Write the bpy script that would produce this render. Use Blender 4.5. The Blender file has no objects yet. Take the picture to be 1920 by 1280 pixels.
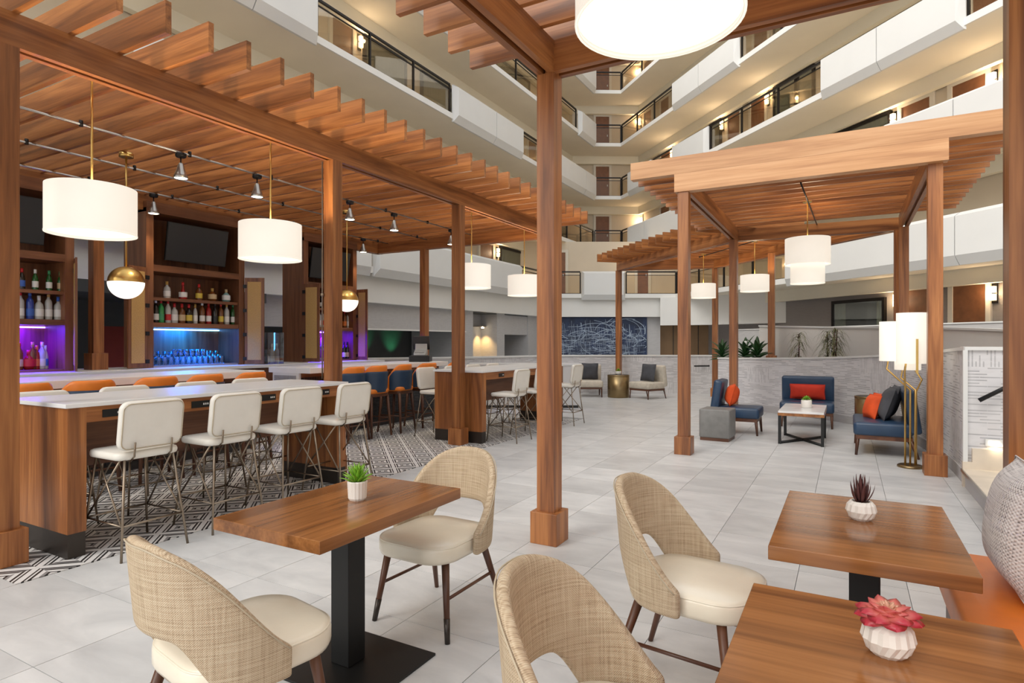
import bpy, bmesh, math, random
from mathutils import Vector, Matrix
random.seed(7)
PI = math.pi
S = bpy.context.scene
COL = S.collection
# ------------------------------------------------------------------ camera, sky, exposure
FPX, CAMZ, YAW = 1130.0, 1.5, math.radians(29.1)
cam = bpy.data.cameras.new('camera'); cam.lens = FPX / 1920 * 36; cam.sensor_width = 36; cam.clip_end = 200
camo = bpy.data.objects.new('camera', cam); COL.objects.link(camo)
camo.location = (0, 0, CAMZ); camo.rotation_euler = (PI / 2, 0, YAW)
S.camera = camo
W = bpy.data.worlds.new('sky'); S.world = W; W.use_nodes = True
W.node_tree.nodes['Background'].inputs[0].default_value = (0.94, 0.97, 1.0, 1)
W.node_tree.nodes['Background'].inputs[1].default_value = 0.88
S.view_settings.view_transform = 'Standard'; S.view_settings.look = 'None'
S.view_settings.gamma = 1; S.view_settings.use_curve_mapping = False
S.view_settings.exposure = 0.70
sun = bpy.data.lights.new('skylight_sun', 'SUN'); sun.energy = 1.75; sun.angle = math.radians(45); sun.color = (1.0, 0.95, 0.87)
suno = bpy.data.objects.new('skylight_sun', sun); COL.objects.link(suno)
suno.rotation_euler = (math.radians(52), 0, math.radians(-24))
# ------------------------------------------------------------------ photo helpers (pixel column -> place on a known line)
FW = (-math.sin(YAW), math.cos(YAW)); RT = (math.cos(YAW), math.sin(YAW))
def D(px, d):
    l = (px - 960) / FPX * d
    return Vector((d * FW[0] + l * RT[0], d * FW[1] + l * RT[1]))
def hit(px, P, u):
    t = (px - 960) / FPX; v = Vector((FW[0] + t * RT[0], FW[1] + t * RT[1]))
    det = u[0] * (-v.y) + v.x * u[1]
    bx, by = -P[0], -P[1]
    return (bx * (-v.y) + v.x * by) / det
def yat(px, X): return hit(px, (X, 0), (0, 1))
# ------------------------------------------------------------------ materials
MT = {}
def newmat(name):
    m = bpy.data.materials.new(name); m.use_nodes = True; MT[name] = m
    nt = m.node_tree; b = nt.nodes['Principled BSDF']
    return m, nt, b
def nd(nt, typ, ins=None, **kw):
    n = nt.nodes.new(typ)
    for k, v in kw.items(): setattr(n, k, v)
    for k, v in (ins or {}).items():
        if isinstance(v, bpy.types.NodeSocket): nt.links.new(v, n.inputs[k])
        else: n.inputs[k].default_value = v
    return n
def c4(c): return (c[0], c[1], c[2], 1)
def ramp(nt, fac, stops):
    r = nd(nt, 'ShaderNodeValToRGB', {0: fac}); e = r.color_ramp.elements
    while len(e) < len(stops): e.new(0.5)
    for i, (p, c) in enumerate(stops): e[i].position = p; e[i].color = c4(c)
    return r.outputs[0]
def setb(nt, b, **kw):
    for k, v in kw.items():
        k = k.replace('_', ' ')
        if isinstance(v, bpy.types.NodeSocket): nt.links.new(v, b.inputs[k])
        else: b.inputs[k].default_value = c4(v) if isinstance(v, tuple) and len(v) == 3 else v
def bump(nt, b, h, s=0.3, d=0.01):
    n = nd(nt, 'ShaderNodeBump', {'Height': h, 'Strength': s, 'Distance': d}); nt.links.new(n.outputs[0], b.inputs['Normal'])
def math_(nt, op, a, b=0.0, c=None):
    ins = {0: a, 1: b}
    if c is not None: ins[2] = c
    return nd(nt, 'ShaderNodeMath', ins, operation=op).outputs[0]
def plain(name, col, rough=0.5, metal=0.0, var=0.06, em=None, es=0.0, scale=6.0, bm=0.0, **kw):
    m, nt, b = newmat(name)
    tc = nd(nt, 'ShaderNodeTexCoord').outputs['Object']
    n = nd(nt, 'ShaderNodeTexNoise', {'Vector': tc, 'Scale': scale, 'Detail': 4.0}).outputs[0]
    cr = ramp(nt, n, [(0.3, tuple(x * (1 - var) for x in col)), (0.7, tuple(min(1, x * (1 + var)) for x in col))])
    setb(nt, b, Base_Color=cr, Roughness=rough, Metallic=metal)
    if em: setb(nt, b, Emission_Color=em, Emission_Strength=es)
    for k, v in kw.items(): setb(nt, b, **{k: v})
    if bm: bump(nt, b, nd(nt, 'ShaderNodeTexNoise', {'Vector': tc, 'Scale': scale * 12}).outputs[0], bm)
    return m
def wood(name, ax, dark, mid, light, rough=0.36, fine=1.0):
    m, nt, b = newmat(name)
    tc = nd(nt, 'ShaderNodeTexCoord').outputs['Object']
    rnd = nd(nt, 'ShaderNodeObjectInfo').outputs['Random']
    off = nd(nt, 'ShaderNodeVectorMath', {0: tc, 1: nd(nt, 'ShaderNodeCombineXYZ', {0: math_(nt, 'MULTIPLY', rnd, 9.0), 1: math_(nt, 'MULTIPLY', rnd, 17.0), 2: math_(nt, 'MULTIPLY', rnd, 5.0)}).outputs[0]}, operation='ADD').outputs[0]
    sc = [9 * fine, 9 * fine, 9 * fine]; sc[ax] = 0.55 * fine
    mp = nd(nt, 'ShaderNodeMapping', {'Vector': off, 'Scale': sc}).outputs[0]
    n1 = nd(nt, 'ShaderNodeTexNoise', {'Vector': mp, 'Scale': 1.0, 'Detail': 5.0, 'Distortion': 0.9}).outputs[0]
    sc2 = [70.0, 70.0, 70.0]; sc2[ax] = 2.5
    mp2 = nd(nt, 'ShaderNodeMapping', {'Vector': off, 'Scale': sc2}).outputs[0]
    n2 = nd(nt, 'ShaderNodeTexNoise', {'Vector': mp2, 'Scale': 1.0, 'Detail': 2.0}).outputs[0]
    f = math_(nt, 'ADD', math_(nt, 'MULTIPLY', n1, 0.8), math_(nt, 'MULTIPLY', n2, 0.25))
    c = ramp(nt, f, [(0.36, dark), (0.52, mid), (0.68, light)])
    br = math_(nt, 'ADD', math_(nt, 'MULTIPLY', rnd, 0.28), 0.86)
    cc = nd(nt, 'ShaderNodeHueSaturation', {'Color': c, 'Value': br, 'Saturation': 1.0}).outputs[0]
    setb(nt, b, Base_Color=cc, Roughness=rough)
    bump(nt, b, n2, 0.05, 0.003)
    return m
WD = ((0.145, 0.047, 0.014), (0.29, 0.103, 0.030), (0.45, 0.18, 0.055))
for i, a in enumerate('xyz'):
    wood('wood_' + a, i, *WD)
    wood('panel_' + a, i, (0.105, 0.036, 0.014), (0.17, 0.062, 0.024), (0.24, 0.095, 0.038), 0.42)
    wood('fascia_' + a, i, (0.40, 0.185, 0.075), (0.52, 0.265, 0.115), (0.60, 0.33, 0.16), 0.4)  # pergola wood again, paler: light on the front face put into the colour
    wood('table_' + a, i, (0.14, 0.05, 0.015), (0.27, 0.105, 0.032), (0.40, 0.165, 0.052), 0.16, 0.9)
    wood('leg_' + a, i, (0.06, 0.021, 0.01), (0.10, 0.036, 0.016), (0.14, 0.055, 0.025), 0.4)
def img_tile():
    m, nt, b = newmat('floor_tile')
    tc = nd(nt, 'ShaderNodeTexCoord').outputs['Object']
    rnd = nd(nt, 'ShaderNodeObjectInfo').outputs['Random']
    off = nd(nt, 'ShaderNodeVectorMath', {0: tc, 1: nd(nt, 'ShaderNodeCombineXYZ', {0: math_(nt, 'MULTIPLY', rnd, 40.0), 1: math_(nt, 'MULTIPLY', rnd, 71.0)}).outputs[0]}, operation='ADD').outputs[0]
    mp = nd(nt, 'ShaderNodeMapping', {'Vector': off, 'Scale': (1.4, 3.0, 1.0)}).outputs[0]
    n = nd(nt, 'ShaderNodeTexNoise', {'Vector': mp, 'Scale': 1.3, 'Detail': 7.0, 'Roughness': 0.6, 'Distortion': 0.5}).outputs[0]
    c = ramp(nt, n, [(0.28, (0.50, 0.50, 0.50)), (0.5, (0.605, 0.605, 0.60)), (0.72, (0.71, 0.705, 0.695))])
    cc = nd(nt, 'ShaderNodeHueSaturation', {'Color': c, 'Value': math_(nt, 'ADD', math_(nt, 'MULTIPLY', rnd, 0.14), 0.92)}).outputs[0]
    setb(nt, b, Base_Color=cc, Roughness=0.34)
img_tile()
plain('grout', (0.36, 0.36, 0.355), 0.8)
def kilim():
    m, nt, b = newmat('kilim_tile')
    tc = nd(nt, 'ShaderNodeTexCoord').outputs['Object']
    sp = nd(nt, 'ShaderNodeSeparateXYZ', {0: tc}); x, y = sp.outputs[0], sp.outputs[1]
    P = 0.2828
    def cell(s):
        a = math_(nt, 'DIVIDE', math_(nt, 'MULTIPLY', s, 0.70711), P)
        f = math_(nt, 'FRACT', math_(nt, 'ADD', a, 200.0))
        return math_(nt, 'ABSOLUTE', math_(nt, 'SUBTRACT', f, 0.5))
    X = math_(nt, 'ADD', x, 4.70); Y = math_(nt, 'SUBTRACT', y, 1.965)
    u = cell(math_(nt, 'ADD', X, Y)); v = cell(math_(nt, 'SUBTRACT', Y, X))
    r = math_(nt, 'MULTIPLY', math_(nt, 'MAXIMUM', u, v), 2.0)
    side = math_(nt, 'GREATER_THAN', u, v)
    wht, blk, gry = (0.74, 0.72, 0.70), (0.018, 0.017, 0.018), (0.27, 0.255, 0.25)
    A = ramp(nt, r, [(0, wht), (0.13, blk), (0.23, wht), (0.46, blk), (0.57, gry), (0.69, blk), (0.81, wht)])
    B = ramp(nt, r, [(0, wht), (0.13, blk), (0.23, gry), (0.38, wht), (0.58, blk), (0.69, wht), (0.78, blk), (0.86, wht)])
    for s in (A, B): s.node.color_ramp.interpolation = 'CONSTANT'
    mx = nd(nt, 'ShaderNodeMix', {'Factor': side, 'A': A, 'B': B}, data_type='RGBA')
    mx.inputs[0].default_value = 0
    for l in list(nt.links):
        if l.to_node == mx: nt.links.remove(l)
    nt.links.new(side, mx.inputs[0]); nt.links.new(A, mx.inputs[6]); nt.links.new(B, mx.inputs[7])
    setb(nt, b, Base_Color=mx.outputs[2], Roughness=0.42)
kilim()
def weave(name, base, line, amt=0.75, bl=(0.62, 0.31)):
    m, nt, b = newmat(name)
    uv = nd(nt, 'ShaderNodeTexCoord').outputs['UV']
    br = nd(nt, 'ShaderNodeTexBrick', {'Vector': uv, 'Color1': (0, 0, 0, 1), 'Color2': (1, 1, 1, 1), 'Mortar': (0.5, 0.5, 0.5, 1), 'Scale': 1.0, 'Mortar Size': 0.0, 'Brick Width': bl[0], 'Row Height': bl[1]})
    sp = nd(nt, 'ShaderNodeSeparateXYZ', {0: uv})
    sel = math_(nt, 'GREATER_THAN', br.outputs[0], 0.78)
    def dash(vec, coord):
        d = nd(nt, 'ShaderNodeTexBrick', {'Vector': vec, 'Color1': (0, 0, 0, 1), 'Color2': (1, 1, 1, 1), 'Mortar': (0, 0, 0, 1), 'Scale': 1.0, 'Mortar Size': 0.002, 'Brick Width': 0.17, 'Row Height': 0.031}, offset=0.37)
        w = math_(nt, 'FRACT', math_(nt, 'DIVIDE', coord, 0.031))
        return math_(nt, 'MULTIPLY', math_(nt, 'GREATER_THAN', d.outputs[0], 0.42), math_(nt, 'LESS_THAN', math_(nt, 'ABSOLUTE', math_(nt, 'SUBTRACT', w, 0.5)), 0.2))
    sw = nd(nt, 'ShaderNodeCombineXYZ', {0: sp.outputs[1], 1: sp.outputs[0]}).outputs[0]
    ln = math_(nt, 'ADD', math_(nt, 'MULTIPLY', dash(sw, sp.outputs[0]), sel), math_(nt, 'MULTIPLY', dash(uv, sp.outputs[1]), math_(nt, 'SUBTRACT', 1.0, sel)))
    nz = nd(nt, 'ShaderNodeTexNoise', {'Vector': uv, 'Scale': 2.5, 'Detail': 3.0}).outputs[0]
    nz2 = nd(nt, 'ShaderNodeTexNoise', {'Vector': nd(nt, 'ShaderNodeMapping', {'Vector': uv, 'Scale': (3.0, 9.0, 1)}).outputs[0], 'Scale': 2.0, 'Detail': 5.0}).outputs[0]
    ln = math_(nt, 'MULTIPLY', ln, math_(nt, 'MULTIPLY', nz, amt * 1.3))
    f = math_(nt, 'ADD', math_(nt, 'MULTIPLY', ln, 0.75), math_(nt, 'MULTIPLY', math_(nt, 'SUBTRACT', nz2, 0.45), 0.35))
    c = ramp(nt, f, [(0.0, base), (0.85, line)])
    setb(nt, b, Base_Color=c, Roughness=0.8)
    bump(nt, b, math_(nt, 'SUBTRACT', 1.0, ln), 0.5, 0.006)
weave('weave_wall', (0.66, 0.645, 0.65), (0.20, 0.195, 0.205))
weave('stone_wall', (0.50, 0.485, 0.48), (0.26, 0.25, 0.25), 0.25)
weave('taupe_wall', (0.28, 0.25, 0.235), (0.17, 0.15, 0.14), 0.2)
def tweed(name, a, bc, dk, su=1.0):
    m, nt, b = newmat(name)
    uv = nd(nt, 'ShaderNodeTexCoord').outputs['UV']
    sp = nd(nt, 'ShaderNodeSeparateXYZ', {0: uv})
    wu = math_(nt, 'SINE', math_(nt, 'MULTIPLY', sp.outputs[0], 900.0 * su)); wv = math_(nt, 'SINE', math_(nt, 'MULTIPLY', sp.outputs[1], 900.0 * su))
    wk = math_(nt, 'MULTIPLY', wu, wv)
    nu = nd(nt, 'ShaderNodeTexNoise', {'Vector': nd(nt, 'ShaderNodeMapping', {'Vector': uv, 'Scale': (5, 170, 1)}).outputs[0], 'Scale': 1.0, 'Detail': 3.0}).outputs[0]
    nv = nd(nt, 'ShaderNodeTexNoise', {'Vector': nd(nt, 'ShaderNodeMapping', {'Vector': uv, 'Scale': (170, 5, 1)}).outputs[0], 'Scale': 1.0, 'Detail': 3.0}).outputs[0]
    f = math_(nt, 'ADD', math_(nt, 'MULTIPLY', wk, 0.12), math_(nt, 'ADD', math_(nt, 'MULTIPLY', nu, 0.55), math_(nt, 'MULTIPLY', nv, 0.45)))
    c = ramp(nt, f, [(0.26, dk), (0.46, a), (0.66, bc)])
    setb(nt, b, Base_Color=c, Roughness=0.9)
    bump(nt, b, math_(nt, 'ADD', wk, math_(nt, 'MULTIPLY', nu, 2.0)), 0.45, 0.003)
tweed('tweed', (0.53, 0.40, 0.265), (0.66, 0.545, 0.39), (0.27, 0.185, 0.115))
tweed('boucle', (0.64, 0.60, 0.59), (0.82, 0.79, 0.77), (0.07, 0.055, 0.055), 0.45)
plain('plaster', (0.76, 0.745, 0.71), 0.7, var=0.02, scale=1.5)
plain('panel_white', (0.70, 0.695, 0.675), 0.6, var=0.015, scale=1.5)
plain('soffit', (0.86, 0.785, 0.655), 0.8, var=0.03, scale=0.8)
plain('cream', (0.84, 0.785, 0.65), 0.75, var=0.02, scale=1)
plain('corridor', (0.62, 0.53, 0.41), 0.8, var=0.04, scale=1)
plain('door_wood', (0.20, 0.078, 0.03), 0.5, var=0.15)
plain('door_trim', (0.66, 0.61, 0.52), 0.6, var=0.02)
plain('dark_metal', (0.018, 0.015, 0.014), 0.4, 0.6)
plain('black_metal', (0.012, 0.012, 0.012), 0.45, 0.3)
plain('charcoal', (0.035, 0.033, 0.032), 0.5)
plain('toe_kick', (0.06, 0.05, 0.043), 0.35, 0.7)
plain('chrome', (0.42, 0.40, 0.37), 0.3, 1.0)
plain('bronze_wire', (0.30, 0.24, 0.18), 0.3, 1.0)
plain('brass', (0.62, 0.40, 0.13), 0.28, 1.0)
plain('brass_dark', (0.30, 0.215, 0.11), 0.35, 1.0)
plain('quartz', (0.80, 0.795, 0.785), 0.30, var=0.02)
plain('marble', (0.72, 0.71, 0.70), 0.25, var=0.12, scale=3)
plain('cream_leather', (0.84, 0.765, 0.62), 0.26, var=0.03, bm=0.03, Coat_Weight=0.4, Coat_Roughness=0.2)
plain('white_leather', (0.79, 0.755, 0.68), 0.42, var=0.03, bm=0.04)
plain('piping', (0.50, 0.42, 0.30), 0.5)
plain('orange_leather', (0.80, 0.215, 0.02), 0.38, var=0.08, bm=0.04)
plain('blue_leather', (0.022, 0.05, 0.10), 0.36, var=0.15, bm=0.04)
plain('grey_leather', (0.19, 0.185, 0.175), 0.45, var=0.12, scale=10, bm=0.06)
plain('red_velvet', (0.52, 0.028, 0.008), 0.8, var=0.15)
plain('orange_velvet', (0.66, 0.075, 0.01), 0.8, var=0.15)
plain('charcoal_fabric', (0.065, 0.066, 0.075), 0.9, var=0.2, bm=0.1)
plain('cream_fabric', (0.58, 0.52, 0.43), 0.9, var=0.1, scale=12, bm=0.1)
plain('screen', (0.016, 0.016, 0.017), 0.28, var=0.0)
plain('mosaic', (0.018, 0.018, 0.02), 0.35)
plain('mosaic_light', (0.33, 0.33, 0.34), 0.35)
plain('ceramic', (0.78, 0.74, 0.68), 0.55, var=0.03)
plain('soil', (0.10, 0.06, 0.035), 0.9)
plain('leaf_lime', (0.22, 0.46, 0.035), 0.45, var=0.3)
plain('leaf_plum', (0.11, 0.04, 0.038), 0.45, var=0.4)
def rose_leaf():
    m, nt, b = newmat('leaf_rose')
    z = nd(nt, 'ShaderNodeSeparateXYZ', {0: nd(nt, 'ShaderNodeTexCoord').outputs['Object']}).outputs[2]
    setb(nt, b, Base_Color=ramp(nt, math_(nt, 'MULTIPLY', z, 16.0), [(0.15, (0.72, 0.50, 0.28)), (0.5, (0.62, 0.17, 0.13)), (0.85, (0.42, 0.025, 0.045))]), Roughness=0.4)
rose_leaf()
plain('leaf_rose_core', (0.68, 0.36, 0.24), 0.5, var=0.3)
plain('leaf_deep', (0.025, 0.085, 0.022), 0.4, var=0.4)
plain('leaf_dry', (0.17, 0.175, 0.075), 0.5, var=0.4)
plain('flower_white', (0.8, 0.8, 0.76), 0.6)
plain('bronze_panel', (0.26, 0.155, 0.075), 0.45, 0.3, var=0.15, scale=1)
plain('red_wall', (0.20, 0.022, 0.012), 0.7)
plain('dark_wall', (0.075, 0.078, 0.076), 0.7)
plain('travertine', (0.66, 0.57, 0.46), 0.4, var=0.1, scale=4)
plain('step_light', (0.9, 0.85, 0.75), 0.4, em=(1, 0.86, 0.62), es=3)
plain('sconce_glow', (0.9, 0.8, 0.6), 0.4, em=(1, 0.72, 0.36), es=3)
plain('shade', (0.60, 0.575, 0.52), 0.8, var=0.015, em=(1, 0.90, 0.76), es=0.36)
plain('diffuser', (0.8, 0.78, 0.72), 0.6, var=0.01, em=(1, 0.93, 0.82), es=0.52)
plain('globe_glow', (0.85, 0.82, 0.76), 0.3, em=(1, 0.90, 0.76), es=0.7)
plain('spot_glow', (0.9, 0.85, 0.7), 0.3, em=(1, 0.84, 0.58), es=9)
plain('led_blue', (0.8, 0.9, 1), 0.3, em=(0.12, 0.42, 1), es=6)
plain('led_purple', (0.9, 0.8, 1), 0.3, em=(0.25, 0.12, 1), es=6)
plain('rattan', (0.52, 0.31, 0.10), 0.7, var=0.12, scale=60, bm=0.2)
plain('map_blue', (0.012, 0.026, 0.075), 0.5, var=0.5, scale=2)
plain('map_line', (0.36, 0.44, 0.55), 0.5)
plain('map_grey', (0.08, 0.10, 0.15), 0.5)
plain('register_silver', (0.42, 0.42, 0.41), 0.35, 0.4)
def curtain():
    m, nt, b = newmat('curtain')
    setb(nt, b, Base_Color=(0.68, 0.70, 0.54), Roughness=0.9)
curtain()
def glassy(name, tint, gloss=0.09, rough=0.02, fr_=0.8):
    m = bpy.data.materials.new(name); m.use_nodes = True; MT[name] = m; nt = m.node_tree
    nt.nodes.remove(nt.nodes['Principled BSDF'])
    t = nd(nt, 'ShaderNodeBsdfTransparent', {0: c4(tint)}); g = nd(nt, 'ShaderNodeBsdfGlossy', {0: (1, 1, 1, 1), 1: rough})
    fr = nd(nt, 'ShaderNodeFresnel', {0: 1.45})
    f = math_(nt, 'ADD', math_(nt, 'MULTIPLY', fr.outputs[0], fr_), gloss * 0.3)
    mx = nd(nt, 'ShaderNodeMixShader', {0: f, 1: t.outputs[0], 2: g.outputs[0]})
    nt.links.new(mx.outputs[0], nt.nodes['Material Output'].inputs[0])
glassy('rail_glass', (0.88, 0.83, 0.75), 0.0, fr_=0.35); glassy('clear_glass', (0.86, 0.9, 0.93), 0.15)
glassy('window_glass', (0.80, 0.82, 0.80)); glassy('dark_glass', (0.30, 0.28, 0.26))
# ------------------------------------------------------------------ mesh building
class MB:
    def __init__(s): s.v = []; s.f = []; s.uv = []; s.sm = []
    def add(s, vs, fs, uvs=None, smooth=False):
        o = len(s.v); s.v += [tuple(v) for v in vs]
        for i, f in enumerate(fs):
            s.f.append([a + o for a in f]); s.sm.append(smooth)
            s.uv.append(uvs[i] if uvs else None)
        return s
    def box(s, x0, x1, y0, y1, z0, z1, M=None):
        vs = [Vector(p) for p in ((x0, y0, z0), (x1, y0, z0), (x1, y1, z0), (x0, y1, z0), (x0, y0, z1), (x1, y0, z1), (x1, y1, z1), (x0, y1, z1))]
        if M is not None: vs = [M @ v for v in vs]
        return s.add(vs, [(0, 3, 2, 1), (4, 5, 6, 7), (0, 1, 5, 4), (1, 2, 6, 5), (2, 3, 7, 6), (3, 0, 4, 7)])
    def prism(s, pts, z0, z1):
        n = len(pts); vs = [(p[0], p[1], z0) for p in pts] + [(p[0], p[1], z1) for p in pts]
        a = sum(pts[i][0] * pts[(i + 1) % n][1] - pts[(i + 1) % n][0] * pts[i][1] for i in range(n))
        if a < 0: vs = [(p[0], p[1], z0) for p in pts[::-1]] + [(p[0], p[1], z1) for p in pts[::-1]]
        return s.add(vs, [tuple(range(n))[::-1], tuple(range(n, 2 * n))] + [(i, (i + 1) % n, n + (i + 1) % n, n + i) for i in range(n)])
    def strip(s, pts, th, z0s, z1s):
        """a wall along a polyline, offset th to its left, with uv = (arc length, height)"""
        n = len(pts); off = offset(pts, th); L = [0]
        for i in range(1, n): L.append(L[-1] + (Vector(pts[i]) - Vector(pts[i - 1])).length)
        z0 = z0s if isinstance(z0s, (list, tuple)) else [z0s] * n; z1 = z1s if isinstance(z1s, (list, tuple)) else [z1s] * n
        for i in range(n - 1):
            a, b, c, d = pts[i], pts[i + 1], off[i + 1], off[i]
            vs = [(a[0], a[1], z0[i]), (b[0], b[1], z0[i + 1]), (c[0], c[1], z0[i + 1]), (d[0], d[1], z0[i]), (a[0], a[1], z1[i]), (b[0], b[1], z1[i + 1]), (c[0], c[1], z1[i + 1]), (d[0], d[1], z1[i])]
            u0, u1 = L[i], L[i + 1]; w = th
            fs = [(0, 3, 2, 1), (4, 5, 6, 7), (0, 1, 5, 4), (2, 3, 7, 6)]
            q = [(u0, z0[i]), (u1, z0[i + 1]), (u1, z1[i + 1]), (u0, z1[i])]; q2 = [q[1], q[0], q[3], q[2]]
            uv = [[(u0, 0), (u0, w), (u1, w), (u1, 0)], [(u0, 0), (u1, 0), (u1, w), (u0, w)], q, q2]
            if i == 0: fs.append((3, 0, 4, 7)); uv.append([(0, z0[0]), (w, z0[0]), (w, z1[0]), (0, z1[0])])
            if i == n - 2: fs.append((1, 2, 6, 5)); uv.append([(0, z0[-1]), (w, z0[-1]), (w, z1[-1]), (0, z1[-1])])
            if th < 0: fs = [f[::-1] for f in fs]; uv = [x[::-1] for x in uv]
            s.add(vs, fs, uv)
        return s
    def lathe(s, prof, n=24, c=(0, 0, 0), flute=None, M=None, cap=True):
        vs = []
        for k, (r, z) in enumerate(prof):
            for i in range(n):
                rr = r * (1 + (flute(i, k) if flute else 0)); a = 2 * PI * i / n
                v = Vector((c[0] + rr * math.cos(a), c[1] + rr * math.sin(a), c[2] + z)); vs.append(M @ v if M is not None else v)
        fs = [(k * n + i, k * n + (i + 1) % n, (k + 1) * n + (i + 1) % n, (k + 1) * n + i) for k in range(len(prof) - 1) for i in range(n)]
        s.add(vs, fs, smooth=flute is None)
        o = len(s.v) - len(vs)
        for k, rev in ((0, True), (len(prof) - 1, False)):
            if cap and prof[k][0] > 1e-4:
                f = [o + k * n + i for i in range(n)]; s.f.append(f[::-1] if rev else f); s.sm.append(False); s.uv.append(None)
        return s
    def pad(s, w, d, z0, z1, rc, e, M=None, crown=0.0, nc=5, taper=0.0):
        """rounded-rectangle cushion: outline w x d, corner radius rc, soft edge e"""
        hw, hd = w / 2, d / 2; out = []
        lv = [(e, z0), (e * .3, z0 + e * .3), (0, z0 + e), (0, z1 - e), (e * .3, z1 - e * .3), (e, z1)]
        vs = []; n = 4 * (nc + 1)
        for ins, z in lv:
            for q, (sx, sy) in enumerate(((1, 1), (-1, 1), (-1, -1), (1, -1))):
                for k in range(nc + 1):
                    a = PI / 2 * (q + k / nc); x = sx * (hw - rc) + (rc - ins) * math.cos(a); y = sy * (hd - rc) + (rc - ins) * math.sin(a)
                    vs.append(Vector((x * (1 + taper * y / hd), y, z)))
        fs = [(k * n + i, k * n + (i + 1) % n, (k + 1) * n + (i + 1) % n, (k + 1) * n + i) for k in range(5) for i in range(n)]
        fs.append(tuple(range(n))[::-1]); c0 = len(vs)
        for i in range(n): v = vs[5 * n + i]; vs.append(Vector((v.x * .6, v.y * .6, z1 + crown * .8)))
        vs.append(Vector((0, 0, z1 + crown)))
        fs += [(5 * n + i, 5 * n + (i + 1) % n, c0 + (i + 1) % n, c0 + i) for i in range(n)] + [(c0 + i, c0 + (i + 1) % n, c0 + n) for i in range(n)]
        if M is not None: vs = [M @ v for v in vs]
        return s.add(vs, fs, smooth=True)
    def tube(s, pts, r, n=8, r2=None, closed=False):
        pts = [Vector(p) for p in pts]; m = len(pts); vs = []
        for k, p in enumerate(pts):
            if closed: t = pts[(k + 1) % m] - pts[k - 1]
            else: t = pts[min(k + 1, m - 1)] - pts[max(k - 1, 0)]
            t.normalize(); up = Vector((0, 0, 1)) if abs(t.z) < 0.9 else Vector((1, 0, 0))
            a = t.cross(up).normalized(); b = t.cross(a)
            rr = r if r2 is None else r + (r2 - r) * k / (m - 1)
            for i in range(n):
                an = 2 * PI * i / n; vs.append(p + a * rr * math.cos(an) + b * rr * math.sin(an))
        fs = [(k * n + i, k * n + (i + 1) % n, ((k + 1) % m) * n + (i + 1) % n, ((k + 1) % m) * n + i) for k in range(m if closed else m - 1) for i in range(n)]
        s.add(vs, fs, smooth=True)
        if not closed:
            o = len(s.v) - len(vs)
            for f in ([o + i for i in range(n)][::-1], [o + (m - 1) * n + i for i in range(n)]): s.f.append(f); s.sm.append(False); s.uv.append(None)
        return s
    def mesh(s, name):
        me = bpy.data.meshes.new(name); me.from_pydata(s.v, [], s.f); me.update()
        me.polygons.foreach_set('use_smooth', s.sm)
        if any(u is not None for u in s.uv):
            ul = me.uv_layers.new(name='UVMap'); k = 0
            for u, p in zip(s.uv, me.polygons):
                for j in range(p.loop_total): ul.data[p.loop_start + j].uv = u[j] if u else (0, 0)
        return me
def offset(pts, d):
    P = [Vector((p[0], p[1])) for p in pts]; out = []
    for i in range(len(P)):
        ns = []
        if i > 0: t = (P[i] - P[i - 1]).normalized(); ns.append(Vector((-t.y, t.x)))
        if i < len(P) - 1: t = (P[i + 1] - P[i]).normalized(); ns.append(Vector((-t.y, t.x)))
        if len(ns) == 1: out.append(P[i] + ns[0] * d)
        else:
            b = (ns[0] + ns[1]).normalized(); out.append(P[i] + b * d / max(0.3, b.dot(ns[0])))
    return out
def obj(name, mb, mat, parent=None, loc=None, rot=None, bev=0, sub=0, solid=0):
    me = mb.mesh(name) if isinstance(mb, MB) else mb
    if not me.materials: me.materials.append(MT[mat])
    o = bpy.data.objects.new(name, me); COL.objects.link(o)
    if parent is not None: o.parent = parent
    if loc is not None: o.location = loc
    if rot is not None: o.rotation_euler = rot if isinstance(rot, (tuple, list)) else (0, 0, rot)
    if solid:
        md = o.modifiers.new('thickness', 'SOLIDIFY'); md.thickness = solid; md.offset = 0
    if bev:
        md = o.modifiers.new('bevel', 'BEVEL'); md.width = bev; md.segments = 3; md.limit_method = 'ANGLE'; md.angle_limit = 0.6
        me.polygons.foreach_set('use_smooth', [True] * len(me.polygons)); wn = o.modifiers.new('wn', 'WEIGHTED_NORMAL'); wn.keep_sharp = False
    if sub:
        md = o.modifiers.new('smooth', 'SUBSURF'); md.levels = sub; md.render_levels = sub
    return o
def tag(o, label, cat, group=None):
    o['label'] = label; o['category'] = cat
    if group: o['group'] = group
    return o
def thing(name, label, cat, loc=(0, 0, 0), rz=0, group=None):
    o = bpy.data.objects.new(name, None); COL.objects.link(o); o.location = loc; o.rotation_euler = (0, 0, rz); o.empty_display_size = 0.1
    return tag(o, label, cat, group)
def struct(name, mb, mat, label=None, **kw):
    o = obj(name, mb, mat, **kw); o['kind'] = 'structure'
    if label: o['label'] = label
    return o
def dup(root, loc, rz, label=None, group=None):
    r = root.copy(); COL.objects.link(r); r.location = loc; r.rotation_euler = (0, 0, rz)
    if label: r['label'] = label
    if group: r['group'] = group
    for ch in list(root.children):
        c = ch.copy(); COL.objects.link(c); c.parent = r
        for g in ch.children:
            d = g.copy(); COL.objects.link(d); d.parent = c
    return r
def B(x0, x1, y0, y1, z0, z1, M=None): return MB().box(x0, x1, y0, y1, z0, z1, M)
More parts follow.
